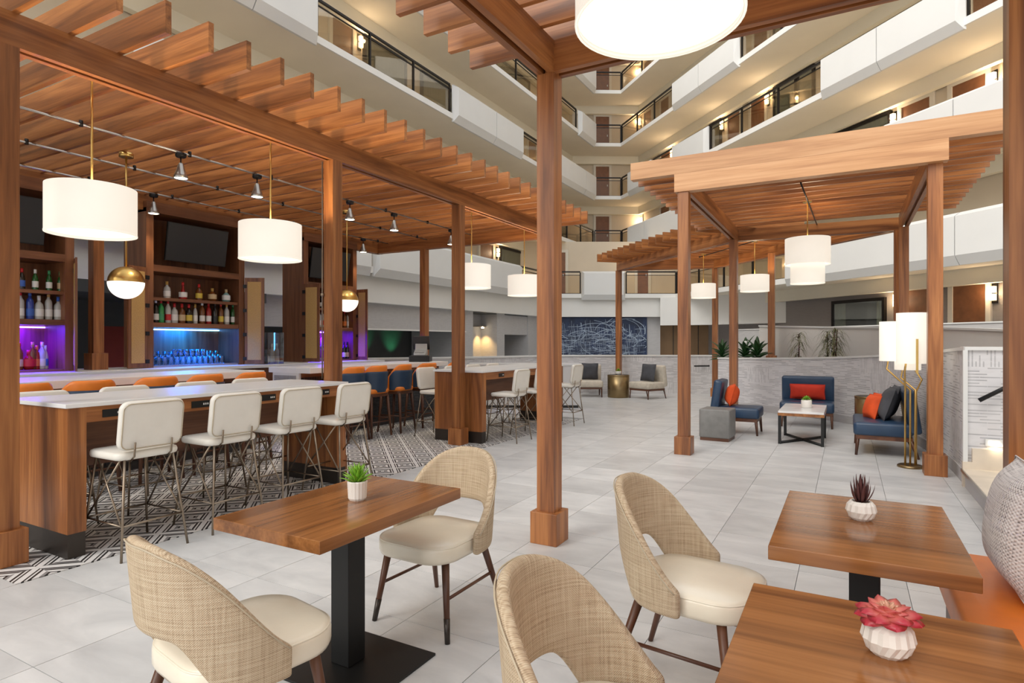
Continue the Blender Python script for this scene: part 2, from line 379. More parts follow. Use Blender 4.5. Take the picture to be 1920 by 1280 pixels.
def lamp(name, typ, loc, e, col, r=0.05, rot=None, **kw):
    l = bpy.data.lights.new(name, typ); l.energy = e; l.color = col
    if typ in ('POINT', 'SPOT'): l.shadow_soft_size = r
    for k, v in kw.items(): setattr(l, k, v)
    o = bpy.data.objects.new(name, l); COL.objects.link(o); o.location = loc
    if rot: o.rotation_euler = rot
    return o
# ------------------------------------------------------------------ floors
def project(x, y, z=0):
    d = x * FW[0] + y * FW[1]
    return (960 + FPX * (x * RT[0] + y * RT[1]) / d, 640 - FPX * (z - CAMZ) / d, d) if d > 0.3 else (9e9, 9e9, d)
floor = struct('floor', B(-30, 30, -16, 45, -0.2, -0.012), 'grout', 'pale grey stone tile floor of the atrium')
def tilefield(parent, x0, y0, p, nx, ny, gap, mat, keep, limit, h=0.012):
    me = B(-p / 2 + gap, p / 2 - gap, -p / 2 + gap, p / 2 - gap, -h, 0).mesh('tile'); me.materials.append(MT[mat])
    near, rest = [], MB()
    for i in range(nx):
        for j in range(ny):
            cx, cy = x0 + (i + 0.5) * p, y0 + (j + 0.5) * p
            k = keep(cx, cy)
            if not k: continue
            q = project(cx, cy)
            if -90 < q[0] < 2010 and 600 < q[1] < 1400 and q[2] < 24: near.append((q[2], cx, cy))
            else: rest.box(cx - p / 2 + gap, cx + p / 2 - gap, cy - p / 2 + gap, cy + p / 2 - gap, -h, 0)
    near.sort()
    for d, cx, cy in near[:limit]:
        o = bpy.data.objects.new('tile', me); COL.objects.link(o); o.parent = parent; o.location = (cx, cy, 0)
    for d, cx, cy in near[limit:]: rest.box(cx - p / 2 + gap, cx + p / 2 - gap, cy - p / 2 + gap, cy + p / 2 - gap, -h, 0)
    r = obj('tile_field', rest, mat, parent); r['kind'] = 'stuff'
KX0, KX1, KY0, KY1 = -9.3, -4.5, 1.765, 10.765
tilefield(floor, -3.28 - 0.6 * 16, 1.354 - 0.6 * 8, 0.6, 34, 58, 0.0018, 'floor_tile', lambda x, y: not (KX0 - 0.3 < x < KX1 + 0.1 and KY0 - 0.15 < y < KY1 + 0.3), 300)
cut = MB()
for k in range(8): cut.box(-5.08 - 0.6 * k + 0.002, -4.48 - 0.6 * k - 0.002, 1.357, 1.762, -0.012, 0)
o = obj('tile_cut_row', cut, 'floor_tile', floor); o['kind'] = 'stuff'
kil = struct('floor_bar', B(KX0, KX1, KY0, KY1, -0.03, -0.010), 'charcoal', 'black, white and grey geometric patterned tile floor around the bar')
m = MT['kilim_tile'].node_tree
g = m.nodes.new('ShaderNodeNewGeometry')
for l in list(m.links):
    if l.from_node.type == 'TEX_COORD': m.links.new(g.outputs['Position'], l.to_socket)
tilefield(kil, KX0, KY0, 0.2, 24, 45, 0.0006, 'kilim_tile', lambda x, y: True, 300, 0.01)
# ------------------------------------------------------------------ atrium galleries
R2 = math.sqrt(0.5)
CL = Vector((-11.5, 29.5)); CR = D(1165, 31.4); RE = CR + Vector((R2, -R2)) * 58
LP = [Vector((-11.5, -14)), CL, CR, RE]
P2a, P2b = D(1021, 26.2), D(1268, 26.2); P2a.x = -11.5
LP2 = [Vector((-11.5, -14)), P2a, P2b, RE]
SEG = {'L': (Vector((-11.5, 0)), Vector((0, 1)), Vector((-1, 0))), 'R': (CR, Vector((R2, -R2)), Vector((R2, R2))),
       'C': (CL, (CR - CL).normalized(), Vector((-(CR - CL).y, (CR - CL).x)).normalized()), 'C2': (P2a, (P2b - P2a).normalized(), Vector((-(P2b - P2a).y, (P2b - P2a).x)).normalized())}
def FM(f):
    P, u, n = SEG[f]
    return Matrix(((u.x, n.x, 0, P.x), (u.y, n.y, 0, P.y), (0, 0, 1, 0), (0, 0, 0, 1)))
def span(f, o, a, b):
    P, u, n = SEG[f]; Q = P + n * o
    s = sorted((hit(a, Q, u), hit(b, Q, u))); return s
LV = [3.4, 6.15, 8.9, 11.65, 14.4, 17.15]
WORD = ['lowest', 'second', 'third', 'fourth', 'fifth', 'top']
WING = {'L': 'on the wing behind the bar', 'R': 'on the wing above the lounge', 'C': 'across the narrow far corner', 'C2': 'above the city map mural'}
for i, L in enumerate(LV):
    lp = LP2 if i == 0 else LP
    s = struct('gallery_slab', MB().prism(list(lp) + offset(lp, 3.4)[::-1], L, L + 0.16), 'soffit', '%s open gallery floor running round the atrium, beige underside' % WORD[i])
    obj('slab_lip', MB().strip(lp, -0.05, L - 0.01, L + 0.17), 'plaster', s)
    obj('bulkhead', MB().strip(offset(lp, 1.65), 0.2, L - 0.42, L), 'cream', s)
    if i < 5:
        struct('wall_gallery', MB().strip(offset(lp, 1.9), 0.15, L + 0.16, LV[i + 1]), 'corridor', 'tan corridor wall of the %s gallery with doors and windows' % WORD[i])
NUM = []
def panel(i, f, a, b, joints=()):
    L = LV[i]; s0, s1 = span(f, 0, a, b); M = FM(f)
    t = thing('parapet_panel', 'white parapet panel, %s gallery %s' % (WORD[i], WING[f]), 'parapet', group='white parapet panels of the galleries')
    NUM.append((t, f, s0, 'panel')); js = sorted([s0] + [hit(j, SEG[f][0], SEG[f][1]) for j in joints] + [s1])
    for q in range(len(js) - 1):
        a0, a1 = js[q] + (0.012 if q else 0), js[q + 1] - (0.012 if q < len(js) - 2 else 0)
        e0, e1 = a0 + (0.1 if q == 0 else 0), a1 - (0.1 if q == len(js) - 2 else 0)
        sec = [(-0.06, 1.14), (-0.22, 1.04), (-0.22, 0.12), (-0.07, -0.10), (0.0, -0.10), (0.0, 1.14)]; E0 = [a0 if k in (0, 3, 4, 5) else e0 for k in range(6)]; E1 = [a1 if k in (0, 3, 4, 5) else e1 for k in range(6)]
        vs = [M @ Vector((E0[k], o, L + z)) for k, (o, z) in enumerate(sec)] + [M @ Vector((E1[k], o, L + z)) for k, (o, z) in enumerate(sec)]
        obj('board', MB().add(vs, [(0, 1, 2, 3, 4, 5), (11, 10, 9, 8, 7, 6)] + [(k, 6 + k, 6 + (k + 1) % 6, (k + 1) % 6) for k in range(6)]), 'panel_white', t)
def railing(i, f, a, b):
    L = LV[i] + 0.17; s0, s1 = span(f, 0.04, a, b); M = FM(f)
    t = thing('gallery_railing', 'dark glass railing, %s gallery %s' % (WORD[i], WING[f]), 'railing', group='glass railings of the galleries')
    NUM.append((t, f, s0, 'rail')); obj('top_rail', B(s0, s1, 0.01, 0.08, L + 0.93, L + 0.985, M), 'dark_metal', t)
    obj('lower_rail', B(s0, s1, 0.03, 0.06, L + 0.80, L + 0.825, M), 'dark_metal', t)
    obj('glass_pane', B(s0, s1, 0.04, 0.05, L + 0.03, L + 0.80, M), 'rail_glass', t)
    obj('base_rail', B(s0, s1, 0.02, 0.07, L, L + 0.03, M), 'dark_metal', t)
    n = max(1, round((s1 - s0) / 1.9))
    for k in range(n + 1):
        x = s0 + (s1 - s0) * k / n; obj('post', B(x - 0.025, x + 0.025, 0.015, 0.075, L, L + 0.93, M), 'dark_metal', t)
DN = [0]; WN = [0]
def door(i, f, a, b, zf=None):
    z = LV[i] + 0.16 if zf is None else zf; s0, s1 = span(f, 1.88, a, b); M = FM(f); DN[0] += 1
    if s1 - s0 > 1.15: s1 = s0 + 1.1
    o = struct('door_%d' % DN[0], B(s0, s1, 1.86, 1.9, z, z + 2.08, M), 'door_wood', 'brown guest room door with a cream frame')
    fr = MB().box(s0 - 0.13, s0, 1.83, 1.9, z, z + 2.2, M).box(s1, s1 + 0.13, 1.83, 1.9, z, z + 2.2, M).box(s0, s1, 1.83, 1.9, z + 2.08, z + 2.2, M)
    obj('door_frame', fr, 'door_trim', o)
    obj('door_handle', B(s1 - 0.12, s1 - 0.08, 1.82, 1.86, z + 0.98, z + 1.08, M), 'chrome', o)
def curtain_mesh(s0, s1, o, z0, z1, M):
    n = max(8, int((s1 - s0) / 0.05)); vs = []
    for k in range(n + 1):
        x = s0 + (s1 - s0) * k / n; oo = o + 0.02 * math.sin(k * 1.9)
        vs += [M @ Vector((x, oo, z0)), M @ Vector((x, oo, z1))]
    return MB().add(vs, [(2 * k, 2 * k + 2, 2 * k + 3, 2 * k + 1) for k in range(n)])
def window(i, f, a, b, zf=None, h=2.1, cover=1.0):
    z = LV[i] + 0.2 if zf is None else zf; s0, s1 = span(f, 1.88, a, b); M = FM(f); WN[0] += 1
    w = struct('window_%d' % WN[0], MB().box(s0 - .09, s0, 1.8, 1.9, z, z + h, M).box(s1, s1 + .09, 1.8, 1.9, z, z + h, M).box(s0, s1, 1.8, 1.9, z + h - .1, z + h, M).box(s0, s1, 1.8, 1.9, z, z + .05, M), 'dark_metal', 'guest room window with dark frame and grey-green curtains')
    obj('reveal', B(s0, s1, 1.885, 1.9, z + .05, z + h - .1, M), 'charcoal', w)
    if cover >= 1: obj('curtain', curtain_mesh(s0, s1, 1.86, z + .06, z + h - .11, M), 'curtain', w)
    else:
        e = (s1 - s0) * cover / 2
        obj('curtain', curtain_mesh(s0, s0 + e, 1.86, z + .06, z + h - .11, M), 'curtain', w); obj('curtain', curtain_mesh(s1 - e * .5, s1, 1.86, z + .06, z + h - .11, M), 'curtain', w)
    obj('glass_pane', B(s0, s1, 1.815, 1.82, z + .05, z + h - .1, M), 'window_glass', w)
def sconce(i, f, px, zf=None, o=1.9):
    z = (LV[i] + 0.16 if zf is None else zf) + 1.62; s, _ = span(f, o, px, px + 1); M = FM(f)
    t = thing('wall_sconce', 'lit sconce, %s corridor %s' % (WORD[i] if zf is None else 'ground floor', WING[f]), 'wall light', group='lit wall sconces of the corridors')
    NUM.append((t, f, s, 'sconce')); q = M @ Vector((s, o - .22, z + .2)); lamp('sconce_bulb', 'POINT', q, 11, (1, .74, .46), .06)
    obj('backplate', B(s - .07, s + .07, o - .03, o, z - .05, z + .45, M), 'dark_metal', t)
    for k in (0, 1): obj('glass_cube', B(s - .06, s + .06, o - .13, o - .03, z + .02 + k * .2, z + .18 + k * .2, M), 'sconce_glow', t, bev=.01)
for a in ((1, 'L', 250, 420), (1, 'L', 640, 1000, (800,)), (2, 'L', 372, 590, (470,)), (2, 'L', 847, 975, (922,)), (2, 'L', 1040, 1112, (1092,)), (3, 'L', 700, 915, (800,)), (3, 'L', 1083, 1112), (4, 'L', 1020, 1112),
          (0, 'L', 130, 690, (400,)), (0, 'L', 697, 972, (850,)), (0, 'C2', 1090, 1172), (0, 'R', 1478, 2300, (1803,)), (1, 'R', 1182, 1330, (1215,)), (1, 'R', 1661, 2300, (1800,)),
          (2, 'R', 1182, 1222), (2, 'R', 1266, 1330), (2, 'R', 1545, 1812, (1655,)), (3, 'R', 1266, 1388, (1318,)), (3, 'R', 1560, 1760), (4, 'R', 1300, 1420)): panel(*a)
for a in ((1, 'L', 425, 635), (1, 'L', 1003, 1112), (2, 'L', 594, 843), (2, 'L', 979, 1037), (3, 'L', 918, 1080), (4, 'L', 880, 1017), (0, 'L', 976, 1019), (0, 'C2', 1023, 1088), (0, 'C2', 1174, 1267),
          (0, 'R', 1269, 1474), (1, 'R', 1334, 1657), (1, 'C', 1115, 1164), (2, 'C', 1115, 1164), (3, 'C', 1115, 1164), (4, 'C', 1115, 1164), (1, 'R', 1166, 1180), (2, 'R', 1166, 1180), (2, 'R', 1225, 1263), (2, 'R', 1333, 1541), (2, 'R', 1816, 2150),
          (3, 'R', 1166, 1263), (3, 'R', 1391, 1556), (4, 'R', 1166, 1297), (4, 'R', 1423, 1600)): railing(*a)
for a in ((2, 'L', 622, 660), (0, 'L', 899, 923), (0, 'L', 996, 1012), (1, 'L', 990, 1003), (2, 'L', 990, 1004), (2, 'R', 1366, 1388), (2, 'R', 1409, 1435), (2, 'R', 1240, 1258), (2, 'R', 1826, 1890), (1, 'R', 1692, 1745), (1, 'R', 1787, 1850), (1, 'R', 1190, 1204), (1, 'R', 1240, 1256),
          (3, 'R', 1209, 1222), (3, 'R', 1240, 1255), (4, 'R', 1209, 1222), (3, 'R', 1415, 1440), (0, 'C2', 1040, 1060), (0, 'C2', 1195, 1215), (1, 'C', 1117, 1142), (2, 'C', 1117, 1142), (3, 'C', 1117, 1142), (4, 'C', 1117, 1142)): door(*a)
door(0, 'R', 1700, 1740, .9); door(0, 'R', 1788, 1850, .9)
for a in ((2, 'L', 684, 757), (2, 'L', 791, 845), (0, 'L', 938, 976), (3, 'L', 930, 990), (1, 'L', 1040, 1060), (2, 'R', 1334, 1351), (2, 'R', 1455, 1492), (2, 'R', 1500, 1525), (1, 'R', 1566, 1668), (3, 'R', 1275, 1300), (3, 'R', 1455, 1500)): window(*a)
window(0, 'R', 1566, 1657, .9, 1.95, .5)
for a in ((2, 'L', 673), (0, 'L', 931), (3, 'L', 920), (1, 'L', 1076), (1, 'L', 1100), (2, 'R', 1356), (2, 'R', 1441), (1, 'R', 1678), (1, 'R', 1866), (3, 'R', 1202), (4, 'R', 1202), (2, 'R', 1262), (1, 'R', 1205), (0, 'C2', 1184)): sconce(*a)
sconce(0, 'R', 1683, .9); sconce(0, 'R', 1866, .9)
ORD = ('nearest the far corner', 'second from the far corner', 'third from the far corner', 'fourth from the far corner', 'fifth from the far corner')
seen = {}
for t, f, s, k in NUM: seen.setdefault((t['label'], f), []).append((s if f != 'L' else -s, t))
for lst in seen.values():
    if len(lst) > 1:
        for q, (s, t) in enumerate(sorted(lst, key=lambda e: e[0])): t['label'] = t['label'] + ', ' + ORD[q]
# ------------------------------------------------------------------ ground floor walls round the bar and lounge
yl = lambda px, o=.45: yat(px, -11.5 - o)
ML = FM('L')
struct('wall_left', MB().strip([(-11.72, -6), (-11.72, P2a.y + .1)], .3, 2.6, 3.4), 'plaster', 'white bulkhead under the lowest gallery behind the bar')
struct('wall_left_header', MB().strip([(-11.95, yl(487)), (-11.95, yl(872))], .3, 1.86, 2.6), 'stone_wall', 'grey textured header over the dark buffet recess')
obj('light_cove', B(-11.99, -11.9, yl(600), yl(872), 1.83, 1.875), 'plaster', bpy.data.objects['wall_left_header'])
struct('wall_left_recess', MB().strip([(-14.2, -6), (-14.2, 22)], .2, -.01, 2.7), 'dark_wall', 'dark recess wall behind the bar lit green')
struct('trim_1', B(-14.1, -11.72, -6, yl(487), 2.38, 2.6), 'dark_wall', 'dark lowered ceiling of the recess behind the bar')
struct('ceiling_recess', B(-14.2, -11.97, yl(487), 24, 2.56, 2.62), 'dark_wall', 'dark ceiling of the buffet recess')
struct('wall_red', MB().box(-13.4, -13.2, yl(838, 1.7), yl(862, 1.7), 0, 2.5).box(-12.9, -12.7, yl(190, 1.2), yl(245, 1.2), 0, 1.8), 'red_wall', 'dark red partition in the recess behind the bar')
for a, b, x in ((864, 887, -11.95), (932, 946, -11.95), (990, 1024, -11.95)):
    struct('wall_pier', MB().strip([(x, yat(a, x)), (x, yat(b, x))], 2.2, 0, 2.6), 'stone_wall', 'grey textured wall pier beyond the bar')
struct('wall_niche', MB().strip([(-12.7, yat(880, -12.7)), (-12.7, yat(940, -12.7))], .2, 0, 2.6), 'stone_wall', 'grey niche wall with a warm downlight')
struct('wall_door_header', MB().strip([(-12.0, yl(944)), (-12.0, yl(993))], .4, 1.78, 2.6), 'stone_wall', 'grey header over a service doorway')
struct('wall_service', MB().strip([(-14.0, yl(930)), (-14.0, yl(1010))], .2, 0, 2.6), 'stone_wall', 'grey back wall of the service passage')
dx = yat(950, -13.9)
struct('door_%d' % 90, B(-13.98, -13.93, dx - .1, dx + .45, 0, 2.05), 'screen', 'dark service doorway with a white frame')
obj('door_frame', MB().box(-13.97, -13.88, dx + .45, dx + .62, 0, 2.15).box(-13.97, -13.88, dx - .25, dx - .1, 0, 2.15), 'panel_white', bpy.data.objects['door_90'])
lamp('niche_downlight', 'SPOT', (-12.45, yat(905, -12.45), 2.0), 60, (1, .62, .22), .04, spot_size=1.6, spot_blend=.8)
obj_n = tag(obj('niche_lamp', MB().lathe([(.06, 0), (.05, .04), (.02, .06)], 12, (-12.45, yat(905, -12.45), 2.02)), 'spot_glow'), 'small lit downlight in the grey niche beyond the bar', 'downlight')
obj('lamp_arm', B(-12.7, -12.43, yat(905, -12.45) - .3, yat(905, -12.45) + .3, 2.08, 2.1), 'bronze_wire', obj_n)
for px in (700, 752):
    p = (-13.75, yat(px, -13.75), .95); lamp('green_wall_washer', 'SPOT', p, 16, (.12, 1, .42), .05, rot=(math.radians(150), 0, PI / 2), spot_size=1.4, spot_blend=1)
# mural end
E0 = lambda px, d: D(px, d)
struct('wall_far', MB().strip([D(1015, 26.35), D(1238, 26.35)], .4, 2.58, 3.4), 'plaster', 'white bulkhead above the city map mural')
struct('wall_far_lower', MB().strip([D(1238, 26.1), D(1330, 25.2), D(1478, 22.4)], .4, 2.2, 3.4), 'plaster', 'white lowered bulkhead beside the city map mural')
struct('wall_mural', MB().strip([D(1005, 26.7), D(1238, 26.7)], .3, 0, 2.6), 'stone_wall', 'grey textured end wall carrying the city map mural')
struct('wall_bronze', MB().strip([D(1230, 27.6), D(1330, 27.2)], .3, 0, 2.4), 'bronze_panel', 'bronze panelled wall right of the mural')
obj('panel_joint', MB().strip([D(1262, 27.44), D(1263, 27.44)], .05, 0, 2.3).strip([D(1309, 27.25), D(1310, 27.25)], .05, 0, 2.3), 'charcoal', bpy.data.objects['wall_bronze'])
mp0, mp1 = D(1036, 26.6), D(1213, 26.6); mu = (mp1 - mp0).normalized(); mn = Vector((-mu.y, mu.x)); mw = (mp1 - mp0).length
MM = Matrix(((mu.x, mn.x, 0, mp0.x), (mu.y, mn.y, 0, mp0.y), (0, 0, 1, 0), (0, 0, 0, 1)))
t = thing('map_mural', 'dark blue city map mural with pale street lines on the far wall', 'mural', (mp0.x, mp0.y, 0), math.atan2(mu.y, mu.x))
obj('mural_panel', B(0, mw, 0, .06, .7, 2.57), 'map_blue', t)
rg = random.Random(3)
def ribbon(mb, pts, w, o=-.004):
    for a, b in zip(pts[:-1], pts[1:]):
        a, b = Vector(a), Vector(b); d = (b - a)
        if d.length < 1e-5: continue
        n = Vector((-d.y, d.x)).normalized() * w / 2; q = [a - n, b - n, b + n, a + n]
        if any(p.x < .02 or p.x > mw - .02 or p.y < .72 or p.y > 2.55 for p in q): continue
        mb.add([(p.x, o, p.y) for p in q], [(0, 1, 2, 3)])
ml, mg = MB(), MB()
for k in range(760):
    x, y = rg.uniform(0, mw), rg.uniform(.75, 1.95 if rg.random() < .8 else 2.2); l = rg.uniform(.08, .6); an = rg.choice((0, PI / 2, 0.06, PI / 2 + .1)) + rg.uniform(-.05, .05)
    if x > mw * .72 and y > 1.85: continue
    ribbon(ml if rg.random() < .5 else mg, [(x, y), (x + l * math.cos(an), y + l * math.sin(an))], rg.uniform(.006, .018))
for k in range(44):
    cx, cy, r = rg.uniform(0, mw), rg.uniform(1.3, 2.1), rg.uniform(.3, 1.3); a0 = rg.uniform(0, 6.28); a1 = a0 + rg.uniform(.8, 2.4)
    ribbon(ml, [(cx + r * math.cos(a0 + (a1 - a0) * q / 14), cy + .5 * r * math.sin(a0 + (a1 - a0) * q / 14)) for q in range(15)], rg.uniform(.014, .03), -.006)
for k in range(26):
    x, y = rg.uniform(.1, mw - .25), rg.uniform(.75, 1.7); w, h = rg.uniform(.06, .18), rg.uniform(.05, .13); mg.add([(x, -.002, y), (x + w, -.002, y), (x + w, -.002, y + h), (x, -.002, y + h)], [(0, 1, 2, 3)])
o = obj('street_lines', ml, 'map_line', t); o['kind'] = 'stuff'; o = obj('city_blocks', mg, 'map_grey', t); o['kind'] = 'stuff'
# low walls
def dens(pts, n=6):
    out = []
    for i in range(len(pts) - 1):
        p0, p1, p2, p3 = [Vector(pts[max(0, min(len(pts) - 1, k))]) for k in (i - 1, i, i + 1, i + 2)]
        for q in range(n):
            t_ = q / n; out.append(0.5 * ((2 * p1) + (p2 - p0) * t_ + (2 * p0 - 5 * p1 + 4 * p2 - p3) * t_ * t_ + (3 * p1 - p0 - 3 * p2 + p3) * t_ ** 3))
    return out + [Vector(pts[-1])]
w0 = [Vector((-10.4, 10.15)), D(860, 15.2), D(1052, 17.4), D(1350, 17.4)]
s = struct('wall_low', MB().strip(w0, .2, 0, 1.07), 'weave_wall', 'low grey woven-texture wall behind the cream chairs')
obj('wall_cap', MB().strip(offset(w0, -.03), .26, 1.07, 1.11), 'panel_white', s)
w1 = dens([(-2.66, 14.75, 1.09), (-1.53, 13.84, 1.12), (-.2, 12.85, 1.18), (.46, 11.9, 1.24), (.82, 10.9, 1.29), (1.0, 9.7, 1.34), (1.07, 8.7, 1.38), (1.08, 7.75, 1.41)])
w1p = [Vector((p.x, p.y)) for p in w1]; w1z = [p.z for p in w1]
s = struct('wall_planter', MB().strip(w1p, .22, 0, w1z), 'weave_wall', 'curved grey woven-texture planter wall behind the blue lounge seats')
obj('wall_cap', MB().strip(offset(w1p, -.025), .27, w1z, [z + .035 for z in w1z]), 'panel_white', s)
struct('baseboard_planter', MB().strip(offset(w1p, -.015), .03, 0, .14), 'stone_wall', 'grey skirting of the curved planter wall')
w2p = offset(w1p, 1.25); n2 = len(w2p); w2z = [1.86 - .28 * min(1, k / (n2 - 12)) for k in range(n2)]
s = struct('wall_ramp', MB().strip(w2p, .15, 0, w2z), 'plaster', 'white ramp wall behind the planter')
obj('wall_cap', MB().strip(offset(w2p, -.03), .21, w2z, [z + .035 for z in w2z]), 'panel_white', s)
struct('floor_planter', MB().strip(offset(w1p, .21), 1.04, .2, [z - .1 for z in w1z]), 'soil', 'dark planting soil between the curved walls')
struct('floor_walkway', MB().prism([CR + Vector((R2, -R2)) * 6, RE] + offset([CR + Vector((R2, -R2)) * 6, RE], 3.2)[::-1], 0, .9), 'stone_wall', 'raised corridor floor behind the lounge')
w3 = [CR + Vector((R2, -R2)) * 9.5, RE]
s = struct('wall_parapet', MB().strip(w3, .15, 0, 1.92), 'stone_wall', 'grey parapet of the raised corridor behind the lounge')
obj('wall_cap', MB().strip(offset(w3, -.03), .21, 1.92, 1.95), 'panel_white', s)
rw = [CR + Vector((R2, -R2)) * 4, RE]
struct('wall_right', MB().strip(offset(rw, 1.9), .15, .9, 3.4), 'taupe_wall', 'taupe ground floor corridor wall behind the lounge')
# stair corner
s = struct('wall_stair', MB().strip([(1.08, 7.75), (5, 7.75)], .22, 0, 1.41), 'weave_wall', 'grey woven-texture wall beside the stair')
obj('wall_cap', B(1.06, 5, 7.72, 8.0, 1.41, 1.445), 'panel_white', s)
obj('corner_trim', B(1.045, 1.085, 7.715, 7.76, .26, 1.41), 'panel_white', s)
struct('trim_2', MB().box(1.04, 1.12, 7.70, 7.76, 0, .26).box(1.12, 5, 7.70, 7.75, .17, .40), 'travertine', 'beige stone skirting at the stair corner')
st = struct('stair', MB().box(1.06, 5, 4.8, 7.70, 0, .165), 'stone_wall', 'low stone step rising beside the planter wall')
obj('tread', B(1.03, 5, 4.8, 7.70, .165, .19), 'travertine', st); obj('tread', B(1.9, 5, 4.8, 7.70, .30, .34), 'travertine', st); obj('nosing', B(1.022, 1.034, 4.8, 7.70, .16, .192), 'chrome', st)
t = thing('step_light', 'small lit recessed step light in the stair wall', 'step light', (1.30, 7.74, .47))
obj('plate', B(-.07, .07, -.02, .0, -.035, .035), 'panel_white', t); obj('lens', B(-.045, .045, -.026, -.018, -.018, .018), 'step_light', t)
lamp('step_light_glow', 'SPOT', (1.32, 7.68, .46), 1.2, (1, .85, .6), .04, rot=(math.radians(35), 0, 0), spot_size=2.2, spot_blend=1)
def handrail(label, pts, wallv):
    t = thing('handrail', label, 'handrail'); obj('rail', MB().tube(pts, .022, 10), 'black_metal', t)
    q = Vector(pts[1]) * .6 + Vector(pts[-1]) * .4; obj('bracket', MB().tube([q, q + Vector(wallv)], .009, 6), 'black_metal', t)
handrail('black metal handrail on the stair wall', [(1.17, 7.67, .90), (1.40, 7.67, 1.05), (1.9, 7.67, 1.15)], (0, .08, 0))
a = D(1302, 17.2); b = D(1312, 17.25); c_ = D(1330, 17.3)
handrail('short black handrail on the low wall beyond the lounge', [(a.x, a.y, .80), (b.x, b.y, .80), (c_.x, c_.y, .80)], (FW[0] * .2, FW[1] * .2, 0))
# ------------------------------------------------------------------ pergolas
def ppost(t, x, y, z0=0, top=3.49, a=.14, base=True):
    obj('post', B(-a / 2, a / 2, -a / 2, a / 2, (.22 if base else 0), top - z0), 'wood_z', t, (x, y, z0))
    if base: obj('post_base', B(-.108, .108, -.108, .108, 0, .235), 'wood_z', t, (x, y, z0), bev=.004)
def beam(t, a, b, z0=3.49, z1=3.72, w=.14, mat='wood_x'):
    a, b = Vector(a), Vector(b); d = b - a; L = d.length; rz = math.atan2(d.y, d.x)
    obj('beam', MB().box(0, L, -w / 2, -w / 2 + .05, z0, z1).box(0, L, w / 2 - .05, w / 2, z0, z1).box(0, L, -w / 2 + .05, w / 2 - .05, z0 + .05, z1), mat, t, (a.x, a.y, 0), rz)
bp = thing('bar_pergola', 'long brown timber pergola over the bar and high tables', 'pergola')
for y in (1.88, 4.87, 7.33, 10.5): ppost(bp, -4.98, y)
for y in (4.62,): ppost(bp, -9.35, y, 1.1)
ppost(bp, -8.02, 10.5)
beam(bp, (-4.98, .4), (-4.98, 10.6)); beam(bp, (-9.35, .4), (-9.35, 10.6)); beam(bp, (-9.35, 10.5), (-4.98, 10.5))
rm = B(-5.92, 0, -.022, .022, 3.72, 3.955).mesh('rafter'); rm.materials.append(MT['wood_x'])
for k in range(-5, 26): obj('rafter', rm, 'wood_x', bp, (-4.28, 2.26 + .334 * k, 0))
dp = thing('dining_pergola', 'brown timber pergola over the dining tables with one free-standing slim corner post', 'pergola')
ppost(dp, -1.96, 4.10); ppost(dp, .81, 4.10); ppost(dp, -1.96, -1.2); ppost(dp, .81, -1.2)
beam(dp, (-1.96, -1.6), (-1.96, 4.17)); beam(dp, (.81, -1.6), (.81, 4.17)); beam(dp, (-1.96, 4.10), (.81, 4.10))
rm = B(0, 4.2, -.022, .022, 3.72, 3.955).mesh('rafter'); rm.materials.append(MT['wood_x'])
for k in range(19): obj('rafter', rm, 'wood_x', dp, (-2.68, 4.13 - .305 * k, 0))
lp_ = thing('lounge_pergola', 'brown timber pergola over the blue lounge seats with its front fascia coloured as lit', 'pergola')
ppost(lp_, -1.91, 8.17); ppost(lp_, .86, 8.25); ppost(lp_, -1.95, 12.42); ppost(lp_, .86, 12.5, .9, base=False)
obj('front_beam', B(0, 2.99, -.07, .07, 3.49, 3.73), 'fascia_x', lp_, (-2.02, 8.15, 0)); obj('fascia_board', B(0, 4.35, -.072, .06, 3.73, 3.96), 'fascia_x', lp_, (-2.62, 8.15, 0))  # front boards wear the paler wood that stands in for light on them
beam(lp_, (-1.91, 8.2), (-1.95, 12.55)); beam(lp_, (.86, 8.2), (.86, 12.6))
rm = B(0, 4.2, -.02, .02, 3.72, 3.94).mesh('rafter'); rm.materials.append(MT['wood_x'])
for k in range(1, 15): obj('rafter', rm, 'wood_x', lp_, (-2.62, 8.15 + .30 * k, 0))
rp = thing('corner_pergola', 'brown timber pergola turning away behind the lounge towards the mural', 'pergola')
RL, RR, FL, FR = Vector((-1.98, 12.68)), Vector((.80, 12.85)), Vector((-5.63, 16.3)), Vector((-3.15, 17.05))
ppost(rp, RL.x, RL.y); ppost(rp, RR.x, RR.y, .9, base=False); ppost(rp, FL.x, FL.y); ppost(rp, FR.x, FR.y); ppost(rp, -1.5, 14.75, .95)
beam(rp, RL, FL); beam(rp, RR, FR); beam(rp, FL, FR); beam(rp, RL, RR)
dL, dR = (FL - RL), (FR - RR)
ur = Vector((R2, R2))
for k in range(18):
    a = RL + dL * (k / 16 - .06); c = RR - a; det = ur.x * (-dR.y) + dR.x * ur.y
    ln = max(.4, (c.x * (-dR.y) + dR.x * c.y) / det) + .5; a = a - ur * .65
    if k < 4: ln = min(ln, 1.4 + .5 * k)
    obj('rafter', B(0, ln + .65, -.02, .02, 3.722, 3.935), 'wood_x', rp, (a.x, a.y, 0), math.atan2(ur.y, ur.x))
obj('conduit', MB().tube([(-5.06, 4.79, 3.48), (-5.06, 4.79, 1.09)], .008, 6), 'bronze_wire', bp); obj('conduit_box', MB().lathe([(.022, 2.0), (.022, 2.03)], 8, (-5.06, 4.79, 0)), 'bronze_wire', bp)
